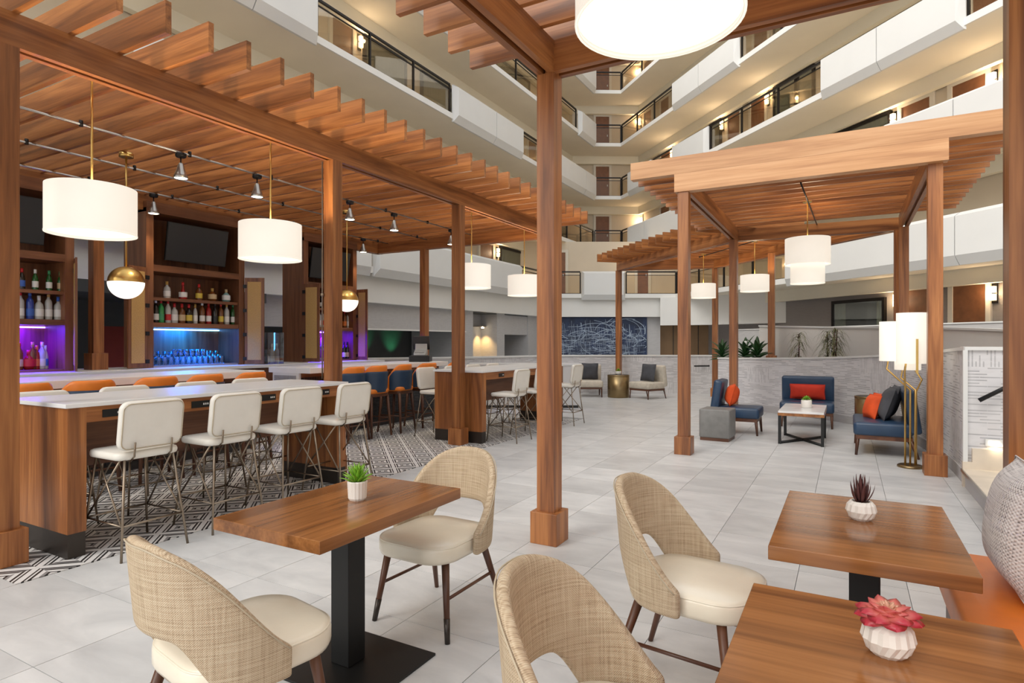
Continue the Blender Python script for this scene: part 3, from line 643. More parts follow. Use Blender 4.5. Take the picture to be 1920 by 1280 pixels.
# ------------------------------------------------------------------ hanging lamps
def drum(x, y, z0, r, h, top, label, group=None, e=34, rod='brass', tier=None):
    t = thing('drum_pendant', label, 'pendant lamp', (x, y, z0), group=group)
    def shade(nm, r, z, h, par):
        o = obj(nm, MB().lathe([(r, z), (r, z + h), (r - .008, z + h), (r - .008, z), (r, z)], 48, cap=False), 'shade', par)
        obj('diffuser', MB().lathe([(r - .01, z + .02), (r - .01, z + .026)], 48), 'diffuser', o)
        obj('trim_ring', MB().lathe([(r + .002, z), (r + .002, z + .012), (r - .01, z + .012), (r - .01, z), (r + .002, z)], 48, cap=False), 'shade', o)
    shade('lamp_shade', r, 0, h, t)
    if tier: shade('lower_shade', tier[0], -tier[1], tier[1] + .02, t)
    obj('rod', MB().tube([(0, 0, h * .4), (0, 0, top - z0)], .009, 8), rod, t)
    sp = MB()
    for k in range(3): a = k * 2 * PI / 3; sp.tube([(0, 0, h - .04), ((r - .006) * math.cos(a), (r - .006) * math.sin(a), h - .04)], .005, 6)
    obj('spider', sp, rod, t); obj('canopy', MB().lathe([(.065, 0), (.065, .03), (.02, .034)], 20, (0, 0, top - z0 - .03)), rod, t)
    l = lamp('pendant_bulb', 'POINT', (x, y, z0 + h * .62), e, (1, .80, .55), .06)
g = 'white drum pendants over the high tables'
drum(-5.1, 2.49, 2.325, .30, .36, 3.72, 'white drum pendant over the high table, beside the free end panel', g)
drum(-5.1, 4.14, 2.325, .30, .36, 3.72, 'white drum pendant over the high table, next to the timber post', g)
drum(-5.1, 7.87, 2.325, .30, .36, 3.72, 'white drum pendant over the farther high table, beside its timber post', g)
drum(-5.1, 9.62, 2.325, .30, .36, 3.72, 'white drum pendant over the far end of the farther high table', g)
drum(-.60, 2.17, 2.66, .30, .36, 3.73, 'large white drum pendant over the dining tables')
a = D(1514, 9.6); drum(a.x, a.y, 2.72, .33, .42, 3.74, 'two-tier white drum pendant over the lounge coffee table', tier=(.25, .30), e=26)
a = D(1415, 13.3); drum(a.x, a.y, 2.60, .30, .36, 3.72, 'white drum pendant in the turned pergola, nearer the coffee table', 'white drum pendants of the turned pergola', e=20)
a = D(1319, 15.3); drum(a.x, a.y, 2.60, .30, .36, 3.72, 'white drum pendant in the turned pergola, nearer the map mural', 'white drum pendants of the turned pergola', e=20)
def globe(x, y, label):
    t = thing('globe_pendant', label, 'pendant lamp', (x, y, 2.19), group='brass and white globe pendants over the bar'); r = .19
    pr = lambda a0, a1, n: [(max(1e-5, r * math.cos(a0 + (a1 - a0) * k / n)), r * math.sin(a0 + (a1 - a0) * k / n)) for k in range(n + 1)]
    obj('glass_globe', MB().lathe(pr(-PI / 2, .02, 14), 32, cap=False), 'globe_glow', t); obj('brass_dome', MB().lathe(pr(.02, PI / 2, 14), 32, cap=False), 'brass', t)
    obj('rod', MB().tube([(0, 0, .18), (0, 0, 1.5)], .011, 8), 'brass', t); obj('canopy', MB().lathe([(.075, 1.47), (.075, 1.52)], 20), 'brass', t)
globe(-7.4, 3.98, 'half brass, half white globe pendant over the bar near the purple-lit bottle shelf'); globe(-7.4, 7.55, 'half brass, half white globe pendant over the bar behind the timber post')
# track lighting
TR = [(-6.76, 'nearest the high tables'), (-7.9, 'along the middle of the bar'), (-8.98, 'beside the bottle cabinets')]
for x, wd in TR:
    t = thing('light_track', 'thin dark lighting track under the rafters %s' % wd, 'light track', (x, 0, 3.69), group='lighting tracks over the bar')
    obj('rail', MB().tube([(0, .5, 0), (0, 10.45, 0)], .012, 6), 'chrome', t)
    for k in range(9): obj('clip', MB().lathe([(.02, -.02), (.02, .04)], 8, (0, .9 + 1.15 * k, 0)), 'dark_metal', t)
a, b = D(1501, 8.35), D(1537, 12.1)
t = thing('light_track', 'thin dark lighting track under the lounge pergola rafters', 'light track'); obj('rail', MB().tube([(a.x, a.y, 3.70), (b.x, b.y, 3.70)], .011, 6), 'dark_metal', t); obj('end_clip', MB().lathe([(.02, -.02), (.02, .02)], 8, (b.x, b.y, 3.70)), 'dark_metal', t)
a, b = D(1440, 12.7), D(1312, 15.7)
t = thing('light_track', 'thin dark lighting track under the turned pergola rafters', 'light track'); obj('rail', MB().tube([(a.x, a.y, 3.70), (b.x, b.y, 3.70)], .011, 6), 'dark_metal', t); obj('end_clip', MB().lathe([(.02, -.02), (.02, .02)], 8, (b.x, b.y, 3.70)), 'dark_metal', t)
def spot(x, px, label):
    y = yat(px, x); t = thing('track_spotlight', label, 'spotlight', (x, y, 3.68), group='bell-shaped track spotlights over the bar')
    obj('adapter', MB().lathe([(.05, -.045), (.06, -.03), (.06, 0)], 16), 'dark_metal', t); obj('stem', MB().tube([(0, 0, -.04), (0, 0, -.13)], .008, 8), 'dark_metal', t)
    o = obj('bell_shade', MB().lathe([(.018, -.11), (.03, -.13), (.045, -.19), (.07, -.25), (.078, -.29), (.074, -.29), (.062, -.25), (.02, -.15)], 24, cap=False), 'chrome', t)
    obj('lens', MB().lathe([(.068, -.285), (.068, -.28)], 20), 'spot_glow', o)
    lamp('spot_beam', 'SPOT', (x, y, 3.68 - .30), 22, (1, .80, .52), .05, spot_size=1.5, spot_blend=.7)
for x, px, l in ((-6.76, 339, 'track spotlight above the near high table stools'), (-6.76, 482, 'track spotlight above the second drum pendant'), (-6.76, 656, 'track spotlight just beyond the timber post'), (-6.76, 739, 'track spotlight above the blue-backed stools'), (-8.98, 288, 'track spotlight beside the blue-lit bottle cabinet'), (-8.98, 681, 'track spotlight at the end of the last bottle cabinet'), (-6.76, 846, 'track spotlight over the far end of the bar')): spot(x, px, l)
# ------------------------------------------------------------------ the bar
def mosaic(mb, y0, y1, z0, z1, x, p=.05):
    ny, nz = int((y1 - y0) / p), int((z1 - z0) / p)
    for i in range(ny):
        for k in range(nz):
            a, c = y0 + i * p, z0 + k * p; mb.add([(x, a + .003, c + .003), (x, a + p - .003, c + .003), (x, a + p - .003, c + p - .003), (x, a + .003, c + p - .003), (x - .006, a, c), (x - .006, a + p, c), (x - .006, a + p, c + p), (x - .006, a, c + p)], [(0, 1, 2, 3), (0, 4, 5, 1), (1, 5, 6, 2), (2, 6, 7, 3), (3, 7, 4, 0)])
def barblock(label, y0, y1):
    t = thing('bar_counter', label, 'bar counter')
    obj('body', B(-7.85, -7.31, y0, y1, .0, 1.015), 'charcoal', t)
    mb = MB(); mosaic(mb, y0, y1, .1, .95, -7.30); o = obj('mosaic_tile', mb, 'mosaic', t); o['kind'] = 'stuff'
    obj('upper_rail', B(-7.31, -7.27, y0, y1, .95, 1.015), 'panel_y', t); obj('counter_top', B(-7.98, -7.06, y0 - .03, y1 + .03, 1.015, 1.10), 'quartz', t, bev=.005)
    return t
t1 = barblock('white-topped bar counter section with orange-rimmed stools, open end by the hatch', .6, 5.60)
obj('end_panel', B(-7.86, -7.30, 5.60, 5.64, 0, 1.015), 'panel_z', t1)
t2 = barblock('white-topped bar counter section carrying the cash register', 6.47, 10.0)
obj('end_panel', B(-7.87, -7.29, 6.43, 6.47, 0, 1.015), 'panel_white', t2)
me_ = MB()
for i in range(9):
    for k in range(16): me_.box(-7.83 + i * .054, -7.78 + i * .054, 6.42, 6.435, .15 + k * .052, .198 + k * .052)
o = obj('mosaic_end', me_, 'mosaic_light', t2); o['kind'] = 'stuff'
t = thing('back_counter', 'white-topped back bar counter under the bottle cabinets', 'counter')
obj('body', B(-9.85, -8.80, 1.0, 10.0, 0, 1.05), 'panel_z', t); obj('counter_top', B(-9.9, -8.74, 1.0, 10.05, 1.05, 1.10), 'quartz', t, bev=.004)
UX = -9.2
w_open = yat(448, UX) - yat(288, UX)
def unit(ya, yb, col, label, doors, lx=None):
    t = thing('bottle_cabinet', label, 'cabinet', (UX, ya, 1.10)); w = yb - ya; dz = -1.10
    for a, b in ((-.11, 0), (w, w + .11)): obj('side_panel', B(-.6, 0, a, b, .0, 2.42), 'panel_z', t)
    obj('back_panel', B(-.6, -.56, 0, w, 0, 2.42), 'panel_z', t); obj('base_rail', B(-.56, -.02, 0, w, 0, .03), 'chrome' if col == 'led_blue' else 'panel_y', t)
    obj('shelf', B(-.56, -.01, 0, w, .62, .69), 'panel_y', t); obj('shelf', B(-.56, -.03, 0, w, 1.03, 1.075), 'panel_y', t); obj('shelf', B(-.56, 0, 0, w, 1.47, 1.57), 'panel_y', t)
    obj('top_rail', B(-.5, .012, -.11, w + .11, 2.36, 2.52), 'panel_y', t)
    ly = (lx - ya) if lx else w * .86
    led = obj('led_strip', MB().box(-.555, -.535, 0, ly, .585, .605).box(-.555, -.535, ly - .02, ly, .06, .6), col, t)
    obj('standard', B(-.556, -.55, ly + .06, ly + .075, 1.1, 1.45), 'chrome', t)
    for (y, ang, L) in doors:
        d = obj('cabinet_door', MB().box(0, L, -.012, .012, 0, 1.50), 'panel_z', t, (.012, y, .01), ang)
        for s_ in (-1, 1): obj('rattan_panel', B(.05, L - .05, s_ * .0135 - .003, s_ * .0135 + .003, .07, 1.43), 'rattan', d)
        for k in range(4): obj('hinge', B(-.035, .035, -.02, .02, .06 + k * .42, .12 + k * .42), 'black_metal', d)
    return t
y2a, y2b = yat(288, UX), yat(448, UX); y1b = yat(122, UX); y3a = yat(578, UX); y3b = yat(662, UX)
unit(y1b - w_open, y1b, 'led_purple', 'tall wooden bottle cabinet lit purple with soft drink bottles on top', [(w_open + .11, math.radians(-22), .33)], yat(92, UX - .5))
unit(y2a, y2b, 'led_blue', 'tall wooden bottle cabinet lit blue with rows of glasses', [(w_open + .11, math.radians(32), .33), (-.11, math.radians(-75), .33)], yat(427, UX - .5))
unit(y3a, y3b, 'led_purple', 'tall wooden bottle cabinet lit purple with beer taps', [(-.11, math.radians(4), .38), (y3b - y3a + .11, math.radians(-2), .3)], None)
for c_, wd in (((y1b - w_open / 2), 'purple-lit soft drink cabinet'), ((y2a + y2b) / 2, 'blue-lit glass cabinet'), ((y3a + y3b) / 2, 'beer tap cabinet')):
    t = thing('television', 'black tilted television above the %s' % wd, 'television', (UX - .02, c_, 3.06)); t.rotation_euler = (0, math.radians(9), 0)
    obj('bezel', B(-.04, .0, -.52, .52, -.30, .30), 'black_metal', t, bev=.006); obj('screen', B(0, .003, -.51, .51, -.285, .29), 'screen', t); obj('wall_bracket', B(-.5, -.04, -.1, .1, -.1, .1), 'black_metal', t)
lamp('led_blue_glow', 'AREA', (UX - .42, (y2a + y2b) / 2, 1.70), 34, (0, .16, 1), size=.45)
lamp('led_purple_glow', 'AREA', (UX - .42, y1b - .45, 1.70), 46, (.055, 0, 1), size=.45)
lamp('led_purple_glow', 'AREA', (UX - .42, (y3a + y3b) / 2, 1.70), 46, (.055, 0, 1), size=.45)
# bottles
for n_, c_ in (('glass_green', (.02, .10, .02)), ('glass_amber', (.16, .05, .01)), ('glass_clear', (.48, .47, .43)), ('glass_blue', (.03, .06, .32)), ('glass_red', (.32, .012, .01)), ('glass_dark', (.02, .014, .01)), ('glass_teal', (.22, .36, .34)), ('glass_emerald', (.03, .30, .07))): plain(n_, c_, .08, var=.03)
for n_, c_ in (('red', (.55, .02, .02)), ('gold', (.55, .33, .08)), ('white', (.75, .73, .68)), ('blue', (.04, .12, .45)), ('black', (.015, .015, .015)), ('orange', (.65, .16, .02)), ('tan', (.55, .40, .22)), ('green', (.05, .30, .12)), ('yellow', (.65, .48, .06))): plain('print_' + n_, c_, .45, var=.04)
SHAPE = {'tall': [(.036, 0), (.038, .01), (.038, .17), (.034, .195), (.016, .225), (.013, .27)], 'stout': [(.044, 0), (.046, .01), (.046, .13), (.04, .16), (.018, .185), (.015, .23)], 'slim': [(.03, 0), (.031, .01), (.031, .13), (.024, .17), (.012, .20), (.012, .235)],
         'round': [(.045, 0), (.06, .03), (.06, .09), (.04, .13), (.018, .15), (.017, .185)], 'bell': [(.05, 0), (.055, .01), (.05, .06), (.028, .12), (.016, .17), (.014, .24)]}
BC = {}
GN = {'glass_green': 'dark green', 'glass_amber': 'amber', 'glass_clear': 'clear', 'glass_blue': 'cobalt blue', 'glass_red': 'deep red', 'glass_dark': 'near-black', 'glass_teal': 'pale teal', 'glass_emerald': 'bright green'}
def bottle(x, y, z, sh, gl, cap, lab, where, grp, sc=1.25):
    key = (sh, gl, cap, lab)
    if key not in BC:
        pr = SHAPE[sh]; r = max(p[0] for p in pr); zt = pr[-1][1]
        m1 = MB().lathe(pr, 14).mesh('glass_body'); m1.materials.append(MT[gl])
        m2 = MB().lathe([(pr[-1][0] + .003, zt - .03), (pr[-1][0] + .003, zt + .02)], 10).mesh('cap'); m2.materials.append(MT['print_' + cap])
        m3 = MB().lathe([(r + .0015, .035), (r + .0015, .11)], 14, cap=False).mesh('paper_label'); m3.materials.append(MT['print_' + lab]); BC[key] = (m1, m2, m3)
    t = thing('bottle', '%s %s bottle, %s cap, %s label, %s' % (GN[gl], {'tall': 'straight', 'stout': 'stout', 'slim': 'slim', 'round': 'round squat', 'bell': 'bell-bottomed'}[sh], cap, lab, where), 'bottle', (x, y, z), group=grp)
    for n_, me in zip(('glass_body', 'cap', 'paper_label'), BC[key]): obj(n_, me, '', t)
    t.scale = (1.12, 1.12, sc)
SH = lambda k: 1.10 + (.03, .69, 1.075)[k]
def rowb(pxs, x, k, specs, where, grp, sc=1):
    for px, sp in zip(pxs, specs): bottle(x, yat(px, x), SH(k), *sp, where, grp, (1.25, 1.27, 1.08)[k])
bx = UX - .16
rowb((41, 66, 92, 113), bx, 2, [('slim', 'glass_dark', 'red', 'blue'), ('slim', 'glass_green', 'white', 'white'), ('slim', 'glass_green', 'green', 'white'), ('slim', 'glass_green', 'green', 'tan')], 'top shelf, soft drink cabinet', 'bottles in the purple-lit cabinet')
rowb((38, 56, 73, 91, 109), bx, 1, [('tall', 'glass_clear', 'red', 'white'), ('tall', 'glass_blue', 'blue', 'blue'), ('stout', 'glass_clear', 'white', 'white'), ('tall', 'glass_clear', 'gold', 'white'), ('stout', 'glass_clear', 'blue', 'white')], 'second shelf, soft drink cabinet', 'bottles in the purple-lit cabinet')
rowb((36, 54, 61, 69, 79, 85), bx - .1, 0, [('tall', 'glass_amber', 'red', 'tan'), ('round', 'glass_red', 'red', 'red'), ('tall', 'glass_amber', 'gold', 'red'), ('slim', 'glass_red', 'orange', 'orange'), ('tall', 'glass_clear', 'white', 'white'), ('slim', 'glass_clear', 'white', 'blue')], 'in the purple-lit bay', 'bottles in the purple-lit cabinet')
rowb((313, 343, 373, 398, 424), bx, 2, [('stout', 'glass_clear', 'gold', 'white'), ('bell', 'glass_red', 'red', 'white'), ('stout', 'glass_amber', 'red', 'yellow'), ('round', 'glass_amber', 'gold', 'tan'), ('round', 'glass_teal', 'tan', 'white')], 'top shelf, blue-lit cabinet', 'bottles in the blue-lit cabinet')
rowb((292, 302, 315, 327, 341, 354, 366, 379, 391, 403, 414, 425, 437, 446), bx, 1, [('tall', 'glass_dark', 'white', 'white'), ('tall', 'glass_emerald', 'red', 'green'), ('tall', 'glass_clear', 'red', 'red'), ('stout', 'glass_clear', 'red', 'white'), ('stout', 'glass_amber', 'red', 'tan'), ('stout', 'glass_dark', 'red', 'yellow'), ('slim', 'glass_clear', 'gold', 'white'), ('tall', 'glass_amber', 'white', 'white'), ('tall', 'glass_red', 'red', 'white'), ('tall', 'glass_dark', 'black', 'black'), ('tall', 'glass_amber', 'red', 'yellow'), ('tall', 'glass_clear', 'gold', 'white'), ('tall', 'glass_green', 'green', 'white'), ('slim', 'glass_dark', 'orange', 'orange')], 'second shelf, blue-lit cabinet', 'bottles in the blue-lit cabinet')
rowb((590, 602, 660), bx, 2, [('slim', 'glass_dark', 'gold', 'white'), ('slim', 'glass_dark', 'black', 'white'), ('slim', 'glass_green', 'gold', 'tan')], 'top shelf, beer tap cabinet', 'bottles in the beer tap cabinet')
rowb((585, 592, 598, 604, 646, 653, 660), bx, 1, [('tall', 'glass_dark', 'white', 'white'), ('tall', 'glass_dark', 'gold', 'tan'), ('tall', 'glass_clear', 'red', 'white'), ('tall', 'glass_clear', 'red', 'red'), ('tall', 'glass_amber', 'red', 'orange'), ('tall', 'glass_clear', 'red', 'white'), ('tall', 'glass_clear', 'white', 'white')], 'second shelf, beer tap cabinet', 'bottles in the beer tap cabinet')
rowb((588, 645, 651), bx, 0, [('slim', 'glass_clear', 'white', 'white'), ('tall', 'glass_dark', 'black', 'white'), ('tall', 'glass_dark', 'black', 'tan')], 'in the beer tap bay', 'bottles in the beer tap cabinet')
gm = MB().lathe([(.028, 0), (.034, .004), (.038, .10), (.036, .10), (.031, .012), (.0001, .012)], 14, cap=False).mesh('drinking_glass'); gm.materials.append(MT['clear_glass'])
gs = MB().lathe([(.03, 0), (.03, .004), (.005, .01), (.005, .05), (.03, .07), (.038, .11), (.034, .16), (.032, .16), (.036, .11), (.028, .075), (.0001, .06)], 14, cap=False).mesh('stemmed_glass'); gs.materials.append(MT['clear_glass'])
for r_ in range(3):
    for k in range(13):
        y = y2a + .06 + k * .098 + r_ * .03; tall = (r_ == 1 and 3 < k < 10)
        if y > y2b - .05: continue
        o = bpy.data.objects.new('stemmed_glass' if tall else 'drinking_glass', gs if tall else gm); COL.objects.link(o); o.location = (UX - .14 - .11 * r_, y, 1.13); o.scale = (1.15, 1.15, (1.25, 1.5, 2.1)[r_])
        tag(o, 'clear stemmed glass among the tumblers of the blue-lit cabinet' if tall else 'clear tumbler in the rows of the blue-lit cabinet', 'glass', 'clean glasses in the blue-lit cabinet')
cy = yat(508, -8.98)
t = thing('acrylic_case', 'clear acrylic case holding glass decanters beside the blue-lit cabinet', 'display case', (-8.98, cy, 1.10))
for a in ((-.13, -.125, -.17, .17), (.125, .13, -.17, .17), (-.125, .125, -.17, -.165), (-.125, .125, .165, .17)): obj('acrylic_side', B(*a, 0, .56), 'clear_glass', t)
for k, (dx_, dy_) in enumerate(((.0, -.11), (.06, -.03), (-.05, .03), (.03, .10), (-.07, -.06))): bottle(-8.98 + dx_, cy + dy_, 1.101, ('round', 'tall')[k % 2], ('glass_clear', 'glass_clear', 'glass_teal')[k % 3], 'white', 'white', 'inside the clear acrylic case', 'decanters in the acrylic case')
ty = yat(598, UX - .3)
t = thing('beer_tap', 'chrome beer tap tower with dark handles in the purple-lit bay', 'beer tap', (UX - .3, ty, 1.13))
obj('drip_stand', B(-.05, .05, -.2, .2, 0, .03), 'chrome', t); obj('column', MB().tube([(0, -.15, .25), (0, .15, .25)], .035, 12), 'chrome', t); obj('stem', MB().tube([(0, 0, .03), (0, 0, .25)], .03, 12), 'chrome', t)
for k in range(4):
    y = -.13 + .087 * k; h_ = obj('faucet', MB().tube([(0, y, .25), (.06, y, .25), (.08, y, .19)], .011, 8), 'chrome', t); obj('handle', MB().lathe([(.01, .26), (.02, .30), (.024, .42), (.012, .45)], 10, (.03, y, 0)), ('screen', 'print_red', 'print_white', 'print_black')[k], t)
ry = yat(789, -7.45)
t = thing('cash_register', 'black and silver point-of-sale terminal on the bar counter', 'cash register', (-7.45, ry, 1.10), math.radians(-60))
obj('drawer', B(-.24, .24, -.2, .2, 0, .12), 'black_metal', t, bev=.008); pts = [(-.16, 0), (.2, 0), (.2, .05), (.1, .08), (-.02, .12), (-.06, .24), (-.14, .24)]
vs = [(p[0], -.12, .12 + p[1]) for p in pts] + [(p[0], .12, .12 + p[1]) for p in pts]; n_ = len(pts)
obj('terminal_body', MB().add(vs, [tuple(range(n_)), tuple(range(2 * n_ - 1, n_ - 1, -1))] + [(i, n_ + i, n_ + (i + 1) % n_, (i + 1) % n_) for i in range(n_)]), 'register_silver', t, bev=.012)
obj('display', B(-.02, .02, -.17, .17, 0, .28), 'screen', t, (-.12, 0, .24), (0, math.radians(18), 0), bev=.006); obj('keypad', B(.08, .19, -.09, .09, .175, .182), 'black_metal', t)
# ------------------------------------------------------------------ high tables
def hightable(y0, y1, label, outs):
    t = thing('high_table', label, 'high table', (0, 0, 0)); x0, x1 = -5.53, -4.68
    obj('table_top', B(x0 - .02, x1 + .02, y0 - .02, y1 + .02, 1.04, 1.07), 'quartz', t, bev=.004)
    for a, b in ((y0, y0 + .12), (y1 - .12, y1)):
        obj('end_panel', B(x0, x1, a, b, .17, 1.04), 'panel_z' if 0 else 'wood_z', t); obj('kick_plate', B(x0 + .004, x1 - .004, a + .004, b - .004, 0, .17), 'toe_kick', t)
    for x in (x0, x1 - .03): obj('apron', B(x, x + .03, y0 + .12, y1 - .12, .93, 1.04), 'wood_y', t)
    obj('spine_panel', B(-5.12, -5.08, y0 + .12, y1 - .12, .55, 1.04), 'panel_y', t)
    for px in outs:
        y = yat(px, x1); q = obj('power_outlet', B(x1, x1 + .006, y - .08, y + .08, .955, 1.01), 'black_metal', t)
        obj('socket', MB().box(x1 + .006, x1 + .008, y + .02, y + .03, .975, .99).box(x1 + .006, x1 + .008, y + .038, y + .048, .975, .99).box(x1 + .006, x1 + .008, y + .056, y + .066, .975, .99), 'panel_white', q)
hightable(2.13, 4.76, 'white-topped wooden high table with cream stools, nearest the dining tables', (214, 376, 503, 606))
hightable(7.50, 10.38, 'white-topped wooden high table standing beyond the timber post', (940,))
def bar_stool(label, loc, rz):
    t = thing('cream_stool', label, 'bar stool', loc, rz, 'cream bar stools at the high tables')
    s = obj('seat', MB().pad(.45, .42, .675, .73, .07, .02, crown=.004), 'white_leather', t)
    M = Matrix.Translation((0, -.215, .915)) @ Matrix.Rotation(math.radians(98), 4, 'X')
    b = obj('backrest', MB().pad(.45, .345, -.028, .028, .06, .02, M, crown=.004), 'white_leather', t)
    hw, hd, rc = .212, .16, .05; lp = []
    for q, (sx, sy) in enumerate(((1, 1), (-1, 1), (-1, -1), (1, -1))):
        for k in range(5): a = PI / 2 * (q + k / 4); lp.append(M @ Vector((sx * (hw - rc) + rc * math.cos(a), sy * (hd - rc) + rc * math.sin(a), .029)))
    obj('piping', MB().tube(lp, .004, 6, closed=True), 'piping', b)
    for sx in (-1, 1):
        obj('bracket', MB().tube([(sx * .13, -.247, .80), (sx * .13, -.235, .70), (sx * .13, -.19, .665), (sx * .13, -.05, .668)], .007, 8), 'bronze_wire', t)
        obj('leg', MB().tube([(sx * .17, -.19, .68), (sx * .235, -.27, 0)], .009, 8), 'bronze_wire', t); obj('leg', MB().tube([(sx * .17, .17, .68), (sx * .235, .25, 0)], .009, 8), 'bronze_wire', t)
        obj('cross_rod', MB().tube([(sx * .18, -.16, .68), (sx * .215, .21, .24)], .007, 6), 'bronze_wire', t); obj('cross_rod', MB().tube([(sx * .18, .14, .68), (sx * .215, -.23, .24)], .007, 6), 'bronze_wire', t)
        obj('side_rod', MB().tube([(sx * .213, -.242, .235), (sx * .213, .223, .235)], .006, 6), 'bronze_wire', t)
    for y in (-.242, .223): obj('foot_rod', MB().tube([(-.213, y, .235), (.213, y, .235)], .008, 6), 'bronze_wire', t)
    return t
lay = [(-4.56, y, PI / 2, w) for y, w in ((2.51, 'first from its free end, on the dining side'), (3.19, 'second from its free end, on the dining side'), (3.86, 'third from its free end, on the dining side'), (4.52, 'beside the timber post, on the dining side'))]
lay += [(-5.66, y, -PI / 2, w) for y, w in ((2.46, 'first from its free end, on the bar side'), (3.16, 'second from its free end, on the bar side'), (3.86, 'third from its free end, on the bar side'), (4.50, 'beside the timber post, on the bar side'))]
lay2 = [(-4.50, y, PI / 2, w) for y, w in ((7.98, 'nearest its timber post, on the open floor side'), (8.72, 'second from its timber post, on the open floor side'), (10.1, 'at its far end, on the open floor side'))]
lay2 += [(-5.70, y, -PI / 2, w) for y, w in ((7.80, 'nearest its timber post, on the bar side'), (8.55, 'second from its timber post, on the bar side'), (9.2, 'third from its timber post, on the bar side'), (9.9, 'at its far end, on the bar side'))]
proto = None
for L_, nm in ((lay, 'the nearer high table'), (lay2, 'the farther high table')):
    for x, y, rz, w in L_:
        lb = 'cream bar stool, %s, %s' % (nm.replace('the ', ''), w)
        if proto is None: proto = bar_stool(lb, (x, y, 0), rz)
        else: dup(proto, (x, y, 0), rz + random.uniform(-.05, .05), lb)
def shell(amax, na, nz, fx, fz0, fz1):
    """surface of revolution-like chair back: fx(a,z)->(x,y), between heights fz0(a), fz1(a)"""
    vs, fs, uv = [], [], []; uu = []
    for i in range(na + 1):
        a = -amax + 2 * amax * i / na; z0, z1 = fz0(a), fz1(a)
        for k in range(nz + 1):
            z = z0 + (z1 - z0) * k / nz; x, y = fx(a, z); vs.append((x, y, z)); uu.append((a * .28, z))
    for i in range(na):
        for k in range(nz):
            f = (i * (nz + 1) + k, (i + 1) * (nz + 1) + k, (i + 1) * (nz + 1) + k + 1, i * (nz + 1) + k + 1); fs.append(f); uv.append([uu[q] for q in f])
    return MB().add(vs, fs, uv, True)
def ss(a, b, x): t_ = max(0, min(1, (x - a) / (b - a))); return t_ * t_ * (3 - 2 * t_)
def orange_stool(label, loc, rz):
    t = thing('orange_stool', label, 'bar stool', loc, rz, 'orange and blue bar stools at the bar')
    obj('seat', MB().pad(.46, .44, .68, .76, .1, .03, crown=.01), 'orange_leather', t)
    def fx(rad): return lambda a, z: (rad * (1 + .12 * (z - .7)) * math.sin(a), -(rad - .01) * (1 + .25 * (z - .7)) * math.cos(a) + .03)
    top = lambda a: 1.125 - .16 * ss(.7, 1.5, abs(a)) - .1 * ss(1.2, 1.75, abs(a))
    o = obj('backrest', shell(1.75, 20, 6, fx(.245), lambda a: .70, top), 'orange_leather', t, solid=.04, sub=1)
    obj('blue_shell', shell(1.35, 18, 5, fx(.272), lambda a: .70, lambda a: min(1.03, top(a) - .035)), 'blue_leather', t, solid=.014, sub=1)
    obj('seat_frame', MB().pad(.43, .41, .635, .685, .08, .004), 'leg_x', t)
    for sx in (-1, 1):
        for sy in (-1, 1): obj('leg', MB().tube([(sx * .18, sy * .17, .65), (sx * .225, sy * .225, 0)],   .027, 8, .017), 'leg_z', t)
        obj('stretcher', MB().tube([(sx * .207, -.203, .28), (sx * .207, .203, .28)], .012, 6), 'leg_y', t)
    obj('foot_rest', B(-.205, .205, .19, .215, .20, .225), 'leg_x', t); obj('stretcher', MB().tube([(-.207, -.203, .24), (.207, -.203, .24)], .012, 6), 'leg_x', t)
    return t
op = None
rows = [('white bar section', (34, 160, 284, 374, 458)), ('cash register section', (652, 696, 744, 792, 842))]
pos = ('opposite the soft drink cabinet', 'fourth before the hatch', 'third before the hatch', 'second before the hatch', 'last before the hatch'), ('first after the hatch', 'second after the hatch', 'third after the hatch', 'fourth after the hatch', 'last before the far end')
for (nm, pxs), ps in zip(rows, pos):
    for px, w in zip(pxs, ps):
        x = -6.62; lb = 'orange and blue bar stool at the %s, %s' % (nm, w)
        p = (x, yat(px, x), 0)
        if op is None: op = orange_stool(lb, p, PI / 2 + .05)
        else: dup(op, p, PI / 2 + random.uniform(-.12, .12), lb)
c0 = D(1088, 13.6); t = thing('white_console', 'white boxy console cabinet beyond the farther high table', 'cabinet', (c0.x, c0.y, 0), YAW)
obj('body', B(-2.5, 0, 0, .5, .06, .96), 'panel_white', t, bev=.004); obj('plinth', B(-2.46, -.04, .03, .46, 0, .06), 'charcoal', t); obj('top', B(-2.52, .02, -.02, .52, .96, 1.0), 'quartz', t)
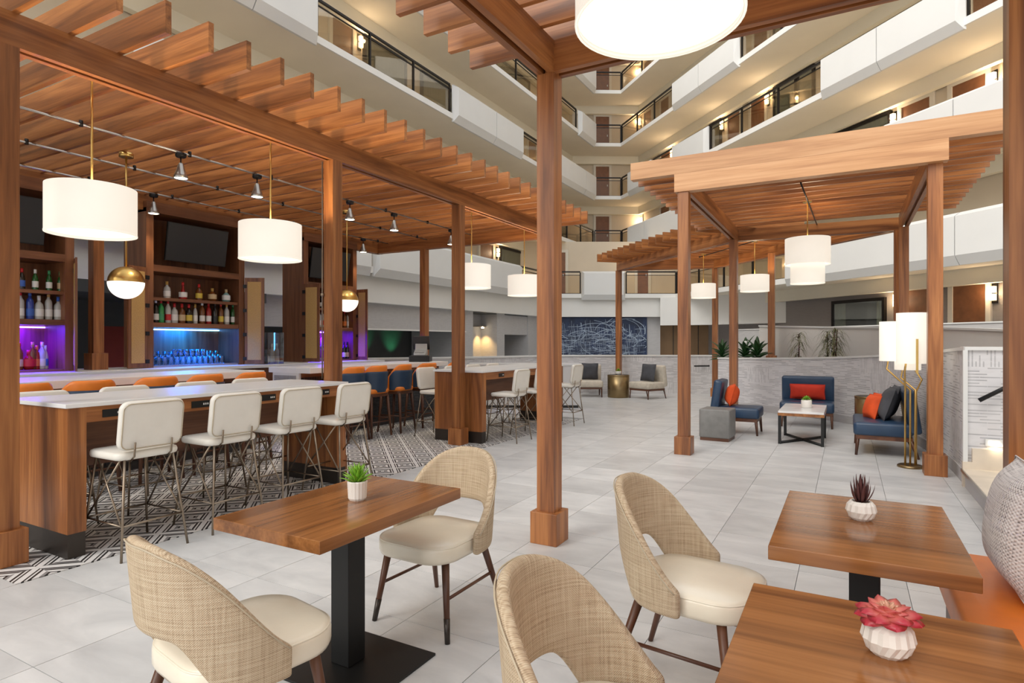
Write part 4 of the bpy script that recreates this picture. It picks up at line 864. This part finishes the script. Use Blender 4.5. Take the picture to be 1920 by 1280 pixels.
# ------------------------------------------------------------------ dining tables and chairs
def dining_table(label, x, y):
    t = thing('dining_table', label, 'table', (x, y, 0), 0, 'square-edged wooden dining tables')
    obj('table_top', B(-.315, .315, -.47, .47, .70, .752), 'table_y' if x < -1 else 'table_x', t, bev=.003)
    obj('pedestal', B(-.055, .055, -.055, .055, .012, .70), 'black_metal', t, bev=.004); obj('base_plate', B(-.32, .32, -.25, .25, 0, .012), 'black_metal', t, bev=.002); obj('top_plate', B(-.2, .2, -.2, .2, .69, .70), 'black_metal', t)
dining_table('wooden dining table with a lime green succulent, between two chairs', -2.04, 2.09)
dining_table('wooden dining table with a spiky plum aloe, by the orange banquette', .06, 2.86)
dining_table('wooden dining table with a red rosette succulent, by the orange banquette', .06, 1.53)
def dining_chair(label, loc, rz):
    t = thing('dining_chair', label, 'chair', loc, rz, 'tweed-backed dining chairs')
    R = .277
    def fx(a, z):
        c = max(0, math.cos(a)) if abs(a) < PI / 2 else 0; fl = 1 + .34 * (z - .46) * (.35 + .65 * c)
        if abs(a) < PI / 2: return (R * fl * math.sin(a), -(R + .0) * fl * math.cos(a) + .01)
        return (R * fl * (1 if a > 0 else -1), R * (abs(a) - PI / 2) + .01)
    top = lambda a: .875 - .05 * ss(.15, .8, abs(a)) - .355 * ss(.55, 1.95, abs(a)); bot = lambda a: .385 + .185 * (1 - ss(.45, 1.05, abs(a)))
    obj('backrest', shell(1.76, 28, 7, fx, bot, top), 'tweed', t, solid=.042, sub=2)
    rim = []
    for i in range(41):
        a = -1.7 + 3.4 * i / 40; z = top(a) - .012; x, y = fx(a, z); n = Vector((x, y)).normalized() if abs(a) < PI / 2 else Vector((1 if a > 0 else -1, 0)); rim.append((x + n.x * .0215, y + n.y * .0215, z))
    obj('seam', MB().tube(rim, .0028, 6), 'piping', t)
    s = obj('seat', MB().pad(.49, .53, .375, .472, .15, .025, Matrix.Translation((0, .045, 0)), crown=.012, nc=8), 'cream_leather', t)
    lp = []
    for q, (sx, sy) in enumerate(((1, 1), (-1, 1), (-1, -1), (1, -1))):
        for k in range(9): a = PI / 2 * (q + k / 8); lp.append((sx * (.245 - .15) + (.15 - .006) * math.cos(a), .045 + sy * (.265 - .15) + (.15 - .006) * math.sin(a), .459))
    obj('piping', MB().tube(lp, .0042, 6, closed=True), 'cream_leather', s)
    for sx in (-1, 1):
        l = obj('leg', MB().tube([(sx * .19, .20, .385), (sx * .245, .255, 0)], .021, 12, .0125), 'leg_z', t)
        a, b = Vector((sx * .19, .20, .385)), Vector((sx * .245, .255, 0)); p = a.lerp(b, .70); obj('ferrule', MB().tube([p, b], .0165, 12, .0135), 'toe_kick', l)
        l = obj('leg', MB().tube([(sx * .18, -.15, .385), (sx * .235, -.27, 0)], .021, 12, .0125), 'leg_z', t)
        obj('stretcher', MB().tube([(sx * .216, .228, .20), (sx * .207, -.207, .20)], .0085, 8), 'leg_y', t)
    return t
dc = dining_chair('tweed-backed dining chair turned from the viewer at the lime succulent table', (-1.91, 1.39, 0), math.radians(-10))
dup(dc, (-1.97, 2.72, 0), PI + math.radians(-2), 'tweed-backed dining chair at the far end of the lime succulent table, facing the other chair')
dup(dc, (-.62, 2.72, 0), -PI / 2 + math.radians(-6), 'tweed-backed dining chair drawn up to the plum aloe table')
dup(dc, (-.53, 1.52, 0), -PI / 2 + math.radians(2), 'tweed-backed dining chair drawn up to the red rosette table')
t = thing('banquette', 'orange leather banquette bench along two dining tables', 'bench', (.37, 0, 0))
obj('seat', MB().pad(.40, 4.2, .34, .47, .03, .025, Matrix.Translation((.2, 1.56, 0)), crown=.006), 'orange_leather', t); obj('base', B(.05, .4, -.5, 3.6, 0, .34), 'leg_y', t)
obj('seat_back', MB().pad(.16, 4.2, .10, 1.0, .04, .03, Matrix.Translation((.455, 1.56, 0))), 'orange_leather', t)
def pillow(mb, w, h, th, M, n=10):
    vs = []; fs = []
    for sgn in (1, -1):
        for i in range(n + 1):
            for k in range(n + 1):
                u, v = -1 + 2 * i / n, -1 + 2 * k / n; pin = 1 - .07 * (1 - u * u) * 0 - .06 * ((1 - abs(u)) if abs(v) == 1 else 0)
                f = max(0, (1 - abs(u) ** 3.0) * (1 - abs(v) ** 3.0)) ** .6
                x, z = u * w / 2 * (1 - .05 * (1 - v * v) * abs(u)), v * h / 2 * (1 - .05 * (1 - u * u) * abs(v))
                vs.append(M @ Vector((x, sgn * th / 2 * f, z)))
    N_ = (n + 1) * (n + 1); uv = []
    for s_ in (0, 1):
        for i in range(n):
            for k in range(n):
                a = s_ * N_ + i * (n + 1) + k; f = (a, a + n + 1, a + n + 2, a + 1); fs.append(f if s_ == 1 else f[::-1]); q = [(i, k), (i + 1, k), (i + 1, k + 1), (i, k + 1)]
                q = [(c[0] * w / n, c[1] * h / n) for c in q]; uv.append(q if s_ == 1 else q[::-1])
    return mb.add(vs, fs, uv, True)
def cushion(label, loc, rot, w, h, th, mat):
    M = Matrix.Identity(4); o = obj('throw_pillow', pillow(MB(), w, h, th, M), mat, None, loc, rot, sub=1); tag(o, label, 'cushion')
    lp = []
    for u, v in ((-1, -1), (1, -1), (1, 1), (-1, 1)): lp.append((u * w / 2 * .985, 0, v * h / 2 * .985))
    obj('seam', MB().tube(lp, .004, 6, closed=True), mat, o); return o
cushion('black and white woven throw pillow on the orange banquette', (.625, 3.20, .745), (math.radians(8), 0, PI / 2), .52, .50, .22, 'boucle')
# ------------------------------------------------------------------ potted plants on the tables
def leafmesh(name, L, w, curve, mat, n=5, tip=1.0):
    vs, fs = [], []
    for k in range(n + 1):
        s_ = k / n; a = curve * s_; y = L * s_ * math.sin(a * .6); z = L * s_ * math.cos(a * .6); ww = w * (math.sin(PI * min(1, .18 + .82 * s_)) ** (.8 if tip == 1 else tip)) if tip else w * (1 - s_)
        if k == n: ww = .0008
        vs += [(-ww / 2, y, z), (0, y - ww * .22, z), (ww / 2, y, z), (0, y + ww * .12, z)]
    for k in range(n):
        for q in range(4): fs.append((4 * k + q, 4 * k + (q + 1) % 4, 4 * k + 4 + (q + 1) % 4, 4 * k + 4 + q))
    fs.append((3, 2, 1, 0)); me = MB().add(vs, fs, None, True).mesh(name); me.materials.append(MT[mat]); return me
def potted(label, loc, pot, leaves, soilz, soilr, name='potted_succulent'):
    t = thing(name, label, 'potted plant', loc)
    pr, n, fl = pot; obj('pot', MB().lathe(pr, n, flute=fl), 'ceramic', t); obj('soil', MB().lathe([(soilr, soilz - .004), (soilr, soilz)], 16), 'soil', t)
    for me, loc_, rot in leaves: obj('leaf', me, '', t, loc_, rot)
    return t
rg = random.Random(11)
def rosette(me_list, n, z, r0, t0, t1, dz=0):
    out = []
    for k in range(n):
        f = k / n; a = k * 2.39996; tl = t0 + (t1 - t0) * f; out.append((me_list[min(len(me_list) - 1, int(f * len(me_list)))], (r0 * (1 - f) * -math.sin(a), r0 * (1 - f) * math.cos(a), z + dz * f), (-tl, 0, a)))
    return out
lime = [leafmesh('leaf', .075, .021, .5, 'leaf_lime'), leafmesh('leaf', .085, .017, .3, 'leaf_lime')]
ribs = lambda amp, per: (lambda i, k: amp if i % per < per / 2 else -amp)
potted('lime green succulent in a ribbed white cylinder pot on a dining table', (-2.03, 2.14, .752), ([(.036, 0), (.042, .01), (.046, .085), (.043, .09), (.038, .085), (.036, .07)], 48, ribs(.018, 3)), rosette(lime, 34, .075, .018, .85, .1, .02), .075, .037)
plum = [leafmesh('leaf', .085, .014, -.5, 'leaf_plum'), leafmesh('leaf', .11, .012, -.3, 'leaf_plum')]
zig = lambda i, k: (.035 if (i + (k // 2)) % 2 else -.035)
sq = lambda s_: ([(.034 * s_, 0), (.048 * s_, .012 * s_), (.060 * s_, .04 * s_), (.054 * s_, .068 * s_), (.042 * s_, .082 * s_), (.036 * s_, .082 * s_), (.034 * s_, .07 * s_)], 28, zig)
potted('spiky plum-coloured aloe in a squat fluted white pot on a dining table', (.05, 2.93, .752), sq(.95), rosette(plum, 28, .072, .02, .75, .05, .01), .072, .034)
rose = [leafmesh('leaf', .064, .060, .5, 'leaf_rose', 8, .45), leafmesh('leaf', .05, .046, .3, 'leaf_rose', 6), leafmesh('leaf', .032, .022, .2, 'leaf_rose_core', 6)]
potted('red rosette succulent in a squat fluted white pot on a dining table', (.085, 1.70, .752), sq(.95), rosette(rose, 46, .086, .012, 1.40, .25, .010), .078, .036)
mint = [leafmesh('leaf', .05, .03, .5, 'leaf_lime')]
potted('small green rosette in a stone pot on the lounge coffee table', (-.55, 10.3, .485), ([(.07, 0), (.075, .01), (.075, .11), (.065, .12), (.06, .11)], 20, None), rosette(mint, 22, .115, .035, 1.3, .2, .03), .112, .06)
# ------------------------------------------------------------------ lounge
def lounge_seat(name, label, cat, loc, rz, w, mat, wm='leg'):
    t = thing(name, label, cat, loc, rz)
    obj('seat', MB().pad(w, .66, .265, .435, .05, .03, Matrix.Translation((0, .03, 0)), crown=.012), mat, t)
    M = Matrix.Translation((0, -.30, .59)) @ Matrix.Rotation(math.radians(82), 4, 'X'); obj('backrest', MB().pad(w, .56, -.065, .065, .04, .03, M), mat, t)
    obj('base_frame', MB().box(-w / 2 + .02, w / 2 - .02, .30, .33, .215, .27).box(-w / 2 + .02, w / 2 - .02, -.30, -.27, .215, .27).box(-w / 2 + .02, -w / 2 + .05, -.27, .30, .215, .27).box(w / 2 - .05, w / 2 - .02, -.27, .30, .215, .27), wm + '_x', t)
    for sx in (-1, 1):
        obj('leg', MB().tube([(sx * (w / 2 - .04), .31, .23), (sx * (w / 2 - .035), .33, 0)], .024, 4, .016), wm + '_z', t); obj('leg', MB().tube([(sx * (w / 2 - .04), -.28, .23), (sx * (w / 2 - .035), -.36, 0)], .024, 4, .016), wm + '_z', t)
    return t
lounge_seat('lounge_chair', 'navy blue leather armless lounge chair beside the grey cube ottoman', 'lounge chair', (-1.58, 10.52, 0), -PI / 2, .62, 'blue_leather')
lounge_seat('lounge_chair', 'navy blue leather lounge chair with a red lumbar cushion against the planter wall', 'lounge chair', (-.63, 11.98, 0), PI + .02, .86, 'blue_leather')
lounge_seat('lounge_sofa', 'navy blue leather small sofa with grey and orange cushions beside the floor lamp', 'sofa', (.43, 9.72, 0), PI / 2, 1.12, 'blue_leather')
cushion('bright orange velvet cushion on the lounge chair beside the grey ottoman', (-1.67, 10.50, .62), (math.radians(-14), 0, -PI / 2 + .2), .38, .36, .22, 'orange_velvet')
cushion('long red velvet lumbar cushion on the lounge chair against the planter wall', (-.63, 12.06, .60), (math.radians(10), 0, .0), .58, .27, .14, 'red_velvet')
cushion('orange velvet cushion on the sofa, the upright one against the grey cushions', (.38, 10.03, .60), (math.radians(14), 0, PI / 2 + .5), .34, .33, .15, 'orange_velvet')
cushion('orange velvet cushion on the sofa, in front of the other orange one', (.30, 9.72, .60), (math.radians(16), 0, PI / 2 + .4), .35, .34, .16, 'orange_velvet')
cushion('charcoal grey cushion on the sofa, the rear of the two', (.55, 10.02, .66), (math.radians(16), 0, PI / 2 + .1), .46, .46, .17, 'charcoal_fabric')
cushion('charcoal grey cushion on the sofa, the front of the two', (.47, 9.62, .66), (math.radians(18), 0, PI / 2 + .1), .46, .46, .18, 'charcoal_fabric')
t = thing('ottoman', 'grey leather cube ottoman beside the lounge chair', 'ottoman', (-1.745, 9.63, 0), math.radians(-3))
obj('cushion_body', MB().pad(.45, .45, .045, .475, .03, .02, crown=.004), 'grey_leather', t); obj('plinth', B(-.21, .21, -.21, .21, 0, .05), 'leg_x', t)
t = thing('coffee_table', 'white marble coffee table with wood edge and black crossed base', 'coffee table', (-.59, 10.25, 0))
obj('marble_top', B(-.30, .30, -.62, .62, .455, .485), 'marble', t, bev=.003); obj('wood_edge', B(-.305, .305, -.625, .625, .415, .455), 'table_y', t)
for sx in (-1, 1):
    for y in (-.60, .30): obj('leg', B(sx * .28 - .02, sx * .28 + .02, y - .02, y + .02, 0, .415), 'black_metal', t)
obj('cross_bar', MB().tube([(-.28, -.6, .02), (.28, .3, .02)], .02, 4), 'black_metal', t); obj('cross_bar', MB().tube([(.28, -.6, .02), (-.28, .3, .02)], .02, 4), 'black_metal', t)
def drum_table(label, x, y, r, h):
    t = thing('drum_table', label, 'side table', (x, y, 0)); obj('drum', MB().lathe([(r - .01, 0), (r, .01), (r, h - .03)], 40), 'brass_dark', t); obj('table_top', MB().lathe([(r - .012, h - .03), (r - .012, h), (r - .012, h)], 40), 'charcoal', t); obj('rim', MB().lathe([(r, h - .03), (r + .003, h - .02), (r + .003, h + .004), (r - .012, h + .004), (r - .012, h - .03)], 40, cap=False), 'brass_dark', t)
drum_table('dark bronze drum side table between the sofa and the planter wall', .34, 11.25, .24, .62)
a = D(1159.5, 16.25); drum_table('brass drum side table between two cream chairs', a.x, a.y, .29, .60); fx_, fy_ = a.x, a.y
potted('small round succulent in a pink stone bowl on the brass drum table', (fx_, fy_, .60), ([(.05, 0), (.075, .03), (.08, .09), (.07, .10), (.06, .09)], 20, None), rosette(mint, 20, .095, .04, 1.2, .1, .05), .095, .06)
a = D(1106, 16.55); lounge_seat('lounge_chair', 'cream armless lounge chair with charcoal cushion, facing the open floor', 'lounge chair', (a.x, a.y, 0), PI + YAW - .05, .66, 'cream_fabric')
p = a - Vector((FW[0], FW[1])) * -.02; cushion('charcoal cushion on the cream chair facing the open floor', (p.x, p.y, .68), (math.radians(10), 0, YAW), .46, .46, .15, 'charcoal_fabric')
a = D(1214, 15.95); lounge_seat('lounge_chair', 'cream armless lounge chair with charcoal cushion, turned towards the brass drum table', 'lounge chair', (a.x, a.y, 0), PI + YAW - .95, .70, 'cream_fabric')
p = a + Vector((RT[0], RT[1])) * .02; cushion('charcoal cushion on the cream chair turned towards the brass drum table', (p.x, p.y, .68), (math.radians(-12), 0, YAW - .95), .48, .46, .15, 'charcoal_fabric')
# floor lamp
t = thing('floor_lamp', 'brass floor lamp with clustered tall white shades beside the sofa', 'floor lamp', (.655, 8.60, 0))
obj('base', MB().lathe([(.135, 0), (.135, .02), (.12, .03)], 32), 'brass_dark', t)
R_ = lambda l, f, z: (l * RT[0] + f * FW[0], l * RT[1] + f * FW[1], z)
heads = ((.0, -.02, 1.24, .155, .60), (-.05, .24, 1.26, .15, .485), (.14, .26, 1.15, .14, .5))
for k, (l, f, z, r, h) in enumerate(heads):
    b0 = (-.06 + .06 * k); obj('stem', MB().tube([R_(b0, .0, .02), R_(b0, .0, .92), R_(l - .08, f, z - .10), R_(l - .05, f, z + .1)], .011, 8), 'brass', t)
    s = obj('lamp_shade', MB().lathe([(r, 0), (r, h), (r - .006, h), (r - .006, 0), (r, 0)], 36, R_(l, f, z), cap=False), 'shade', t)
    obj('diffuser', MB().lathe([(r - .01, .01), (r - .01, .014)], 32, R_(l, f, z)), 'diffuser', s)
obj('stem', MB().tube([R_(.09, .03, .02), R_(.09, .03, .90), R_(.16, .03, 1.04), R_(.16, .2, 1.2)], .011, 8), 'brass', t)
obj('stem_end', B(-.012, .012, -.012, .012, 0, .40), 'brass', t, R_(-.045, -.19, 1.13))
# ------------------------------------------------------------------ planter plants
def on_planter(px, o=.65):
    best = None; pl = offset(w1p, o)
    for i in range(len(pl) - 1):
        u = (pl[i + 1] - pl[i]); s_ = hit(px, pl[i], u)
        if -.001 - (i == 0) * 40 <= s_ <= 1.001: best = pl[i] + u * s_; z = w1z[i] - .1; return (best.x, best.y, z)
def dracaena(label, px, h, n=1):
    x, y, z = on_planter(px); t = thing('dracaena', label, 'plant', (x, y, z), group='thin-leaved plants in the planter'); st, fo = MB(), MB(); r = random.Random(int(px))
    for q in range(n):
        ox, oy = r.uniform(-.12, .12) * (n > 1), r.uniform(-.1, .1) * (n > 1); hh = h * r.uniform(.8, 1); st.tube([(ox, oy, 0), (ox * 1.3, oy * 1.3, hh * .75)], .012, 6)
        for k in range(90):
            zz = hh * (.12 + .66 * (k / 90)); a = r.uniform(0, 6.28); L = r.uniform(.26, .46); up = r.uniform(.1, .9); pts = []
            for e in range(5):
                s_ = e / 4; pts.append(Vector((ox + math.cos(a) * L * s_ * (1 - .25 * s_), oy + math.sin(a) * L * s_ * (1 - .25 * s_), zz + L * (up * s_ - .95 * s_ * s_))))
            sd = Vector((-math.sin(a), math.cos(a), 0)); vs = []
            for e, p in enumerate(pts): w_ = .009 * (1 - e / 4) + .001; vs += [p - sd * w_, p + sd * w_]
            fo.add(vs, [(2 * e, 2 * e + 1, 2 * e + 3, 2 * e + 2) for e in range(4)], None, True)
    obj('stem', st, 'leaf_plum', t); o = obj('foliage', fo, 'leaf_dry', t); o['kind'] = 'stuff'
dracaena('thin-leaved spiky plant standing alone in the planter behind the lounge', 1498, .98)
dracaena('clump of thin-leaved spiky plants in the planter behind the red cushion chair', 1556, .98, 3)
bl = [leafmesh('leaf', .34, .10, .7, 'leaf_deep', 6), leafmesh('leaf', .42, .11, .5, 'leaf_deep', 6)]
def leafy(label, px, s_, n, flower=False, o=.6):
    x, y, z = on_planter(px, o); t = thing('leafy_plant', label, 'plant', (x, y, z), group='broad-leaved plants in the planter'); r = random.Random(int(px))
    obj('stem', MB().tube([(0, 0, 0), (0, 0, .2 * s_)], .015, 6), 'leaf_deep', t)
    for k in range(n):
        a = k * 2.4; o_ = obj('leaf', bl[k % 2], '', t, (0, 0, .05 + .25 * s_ * k / n), (-(1.25 - 1.0 * k / n) + r.uniform(-.15, .15), 0, a)); o_.scale = (s_,) * 3
    if flower: obj('flower', MB().pad(.07, .05, .42, .52, .02, .02), 'flower_white', t)
leafy('broad-leaved green plant at the left end of the planter beside the corner post', 1354, .95, 22)
leafy('broad-leaved green plant with a white bloom in the planter', 1398, 1.0, 24, True)
leafy('broad-leaved green plant in the planter next to the white-blooming one', 1420, 1.0, 22)
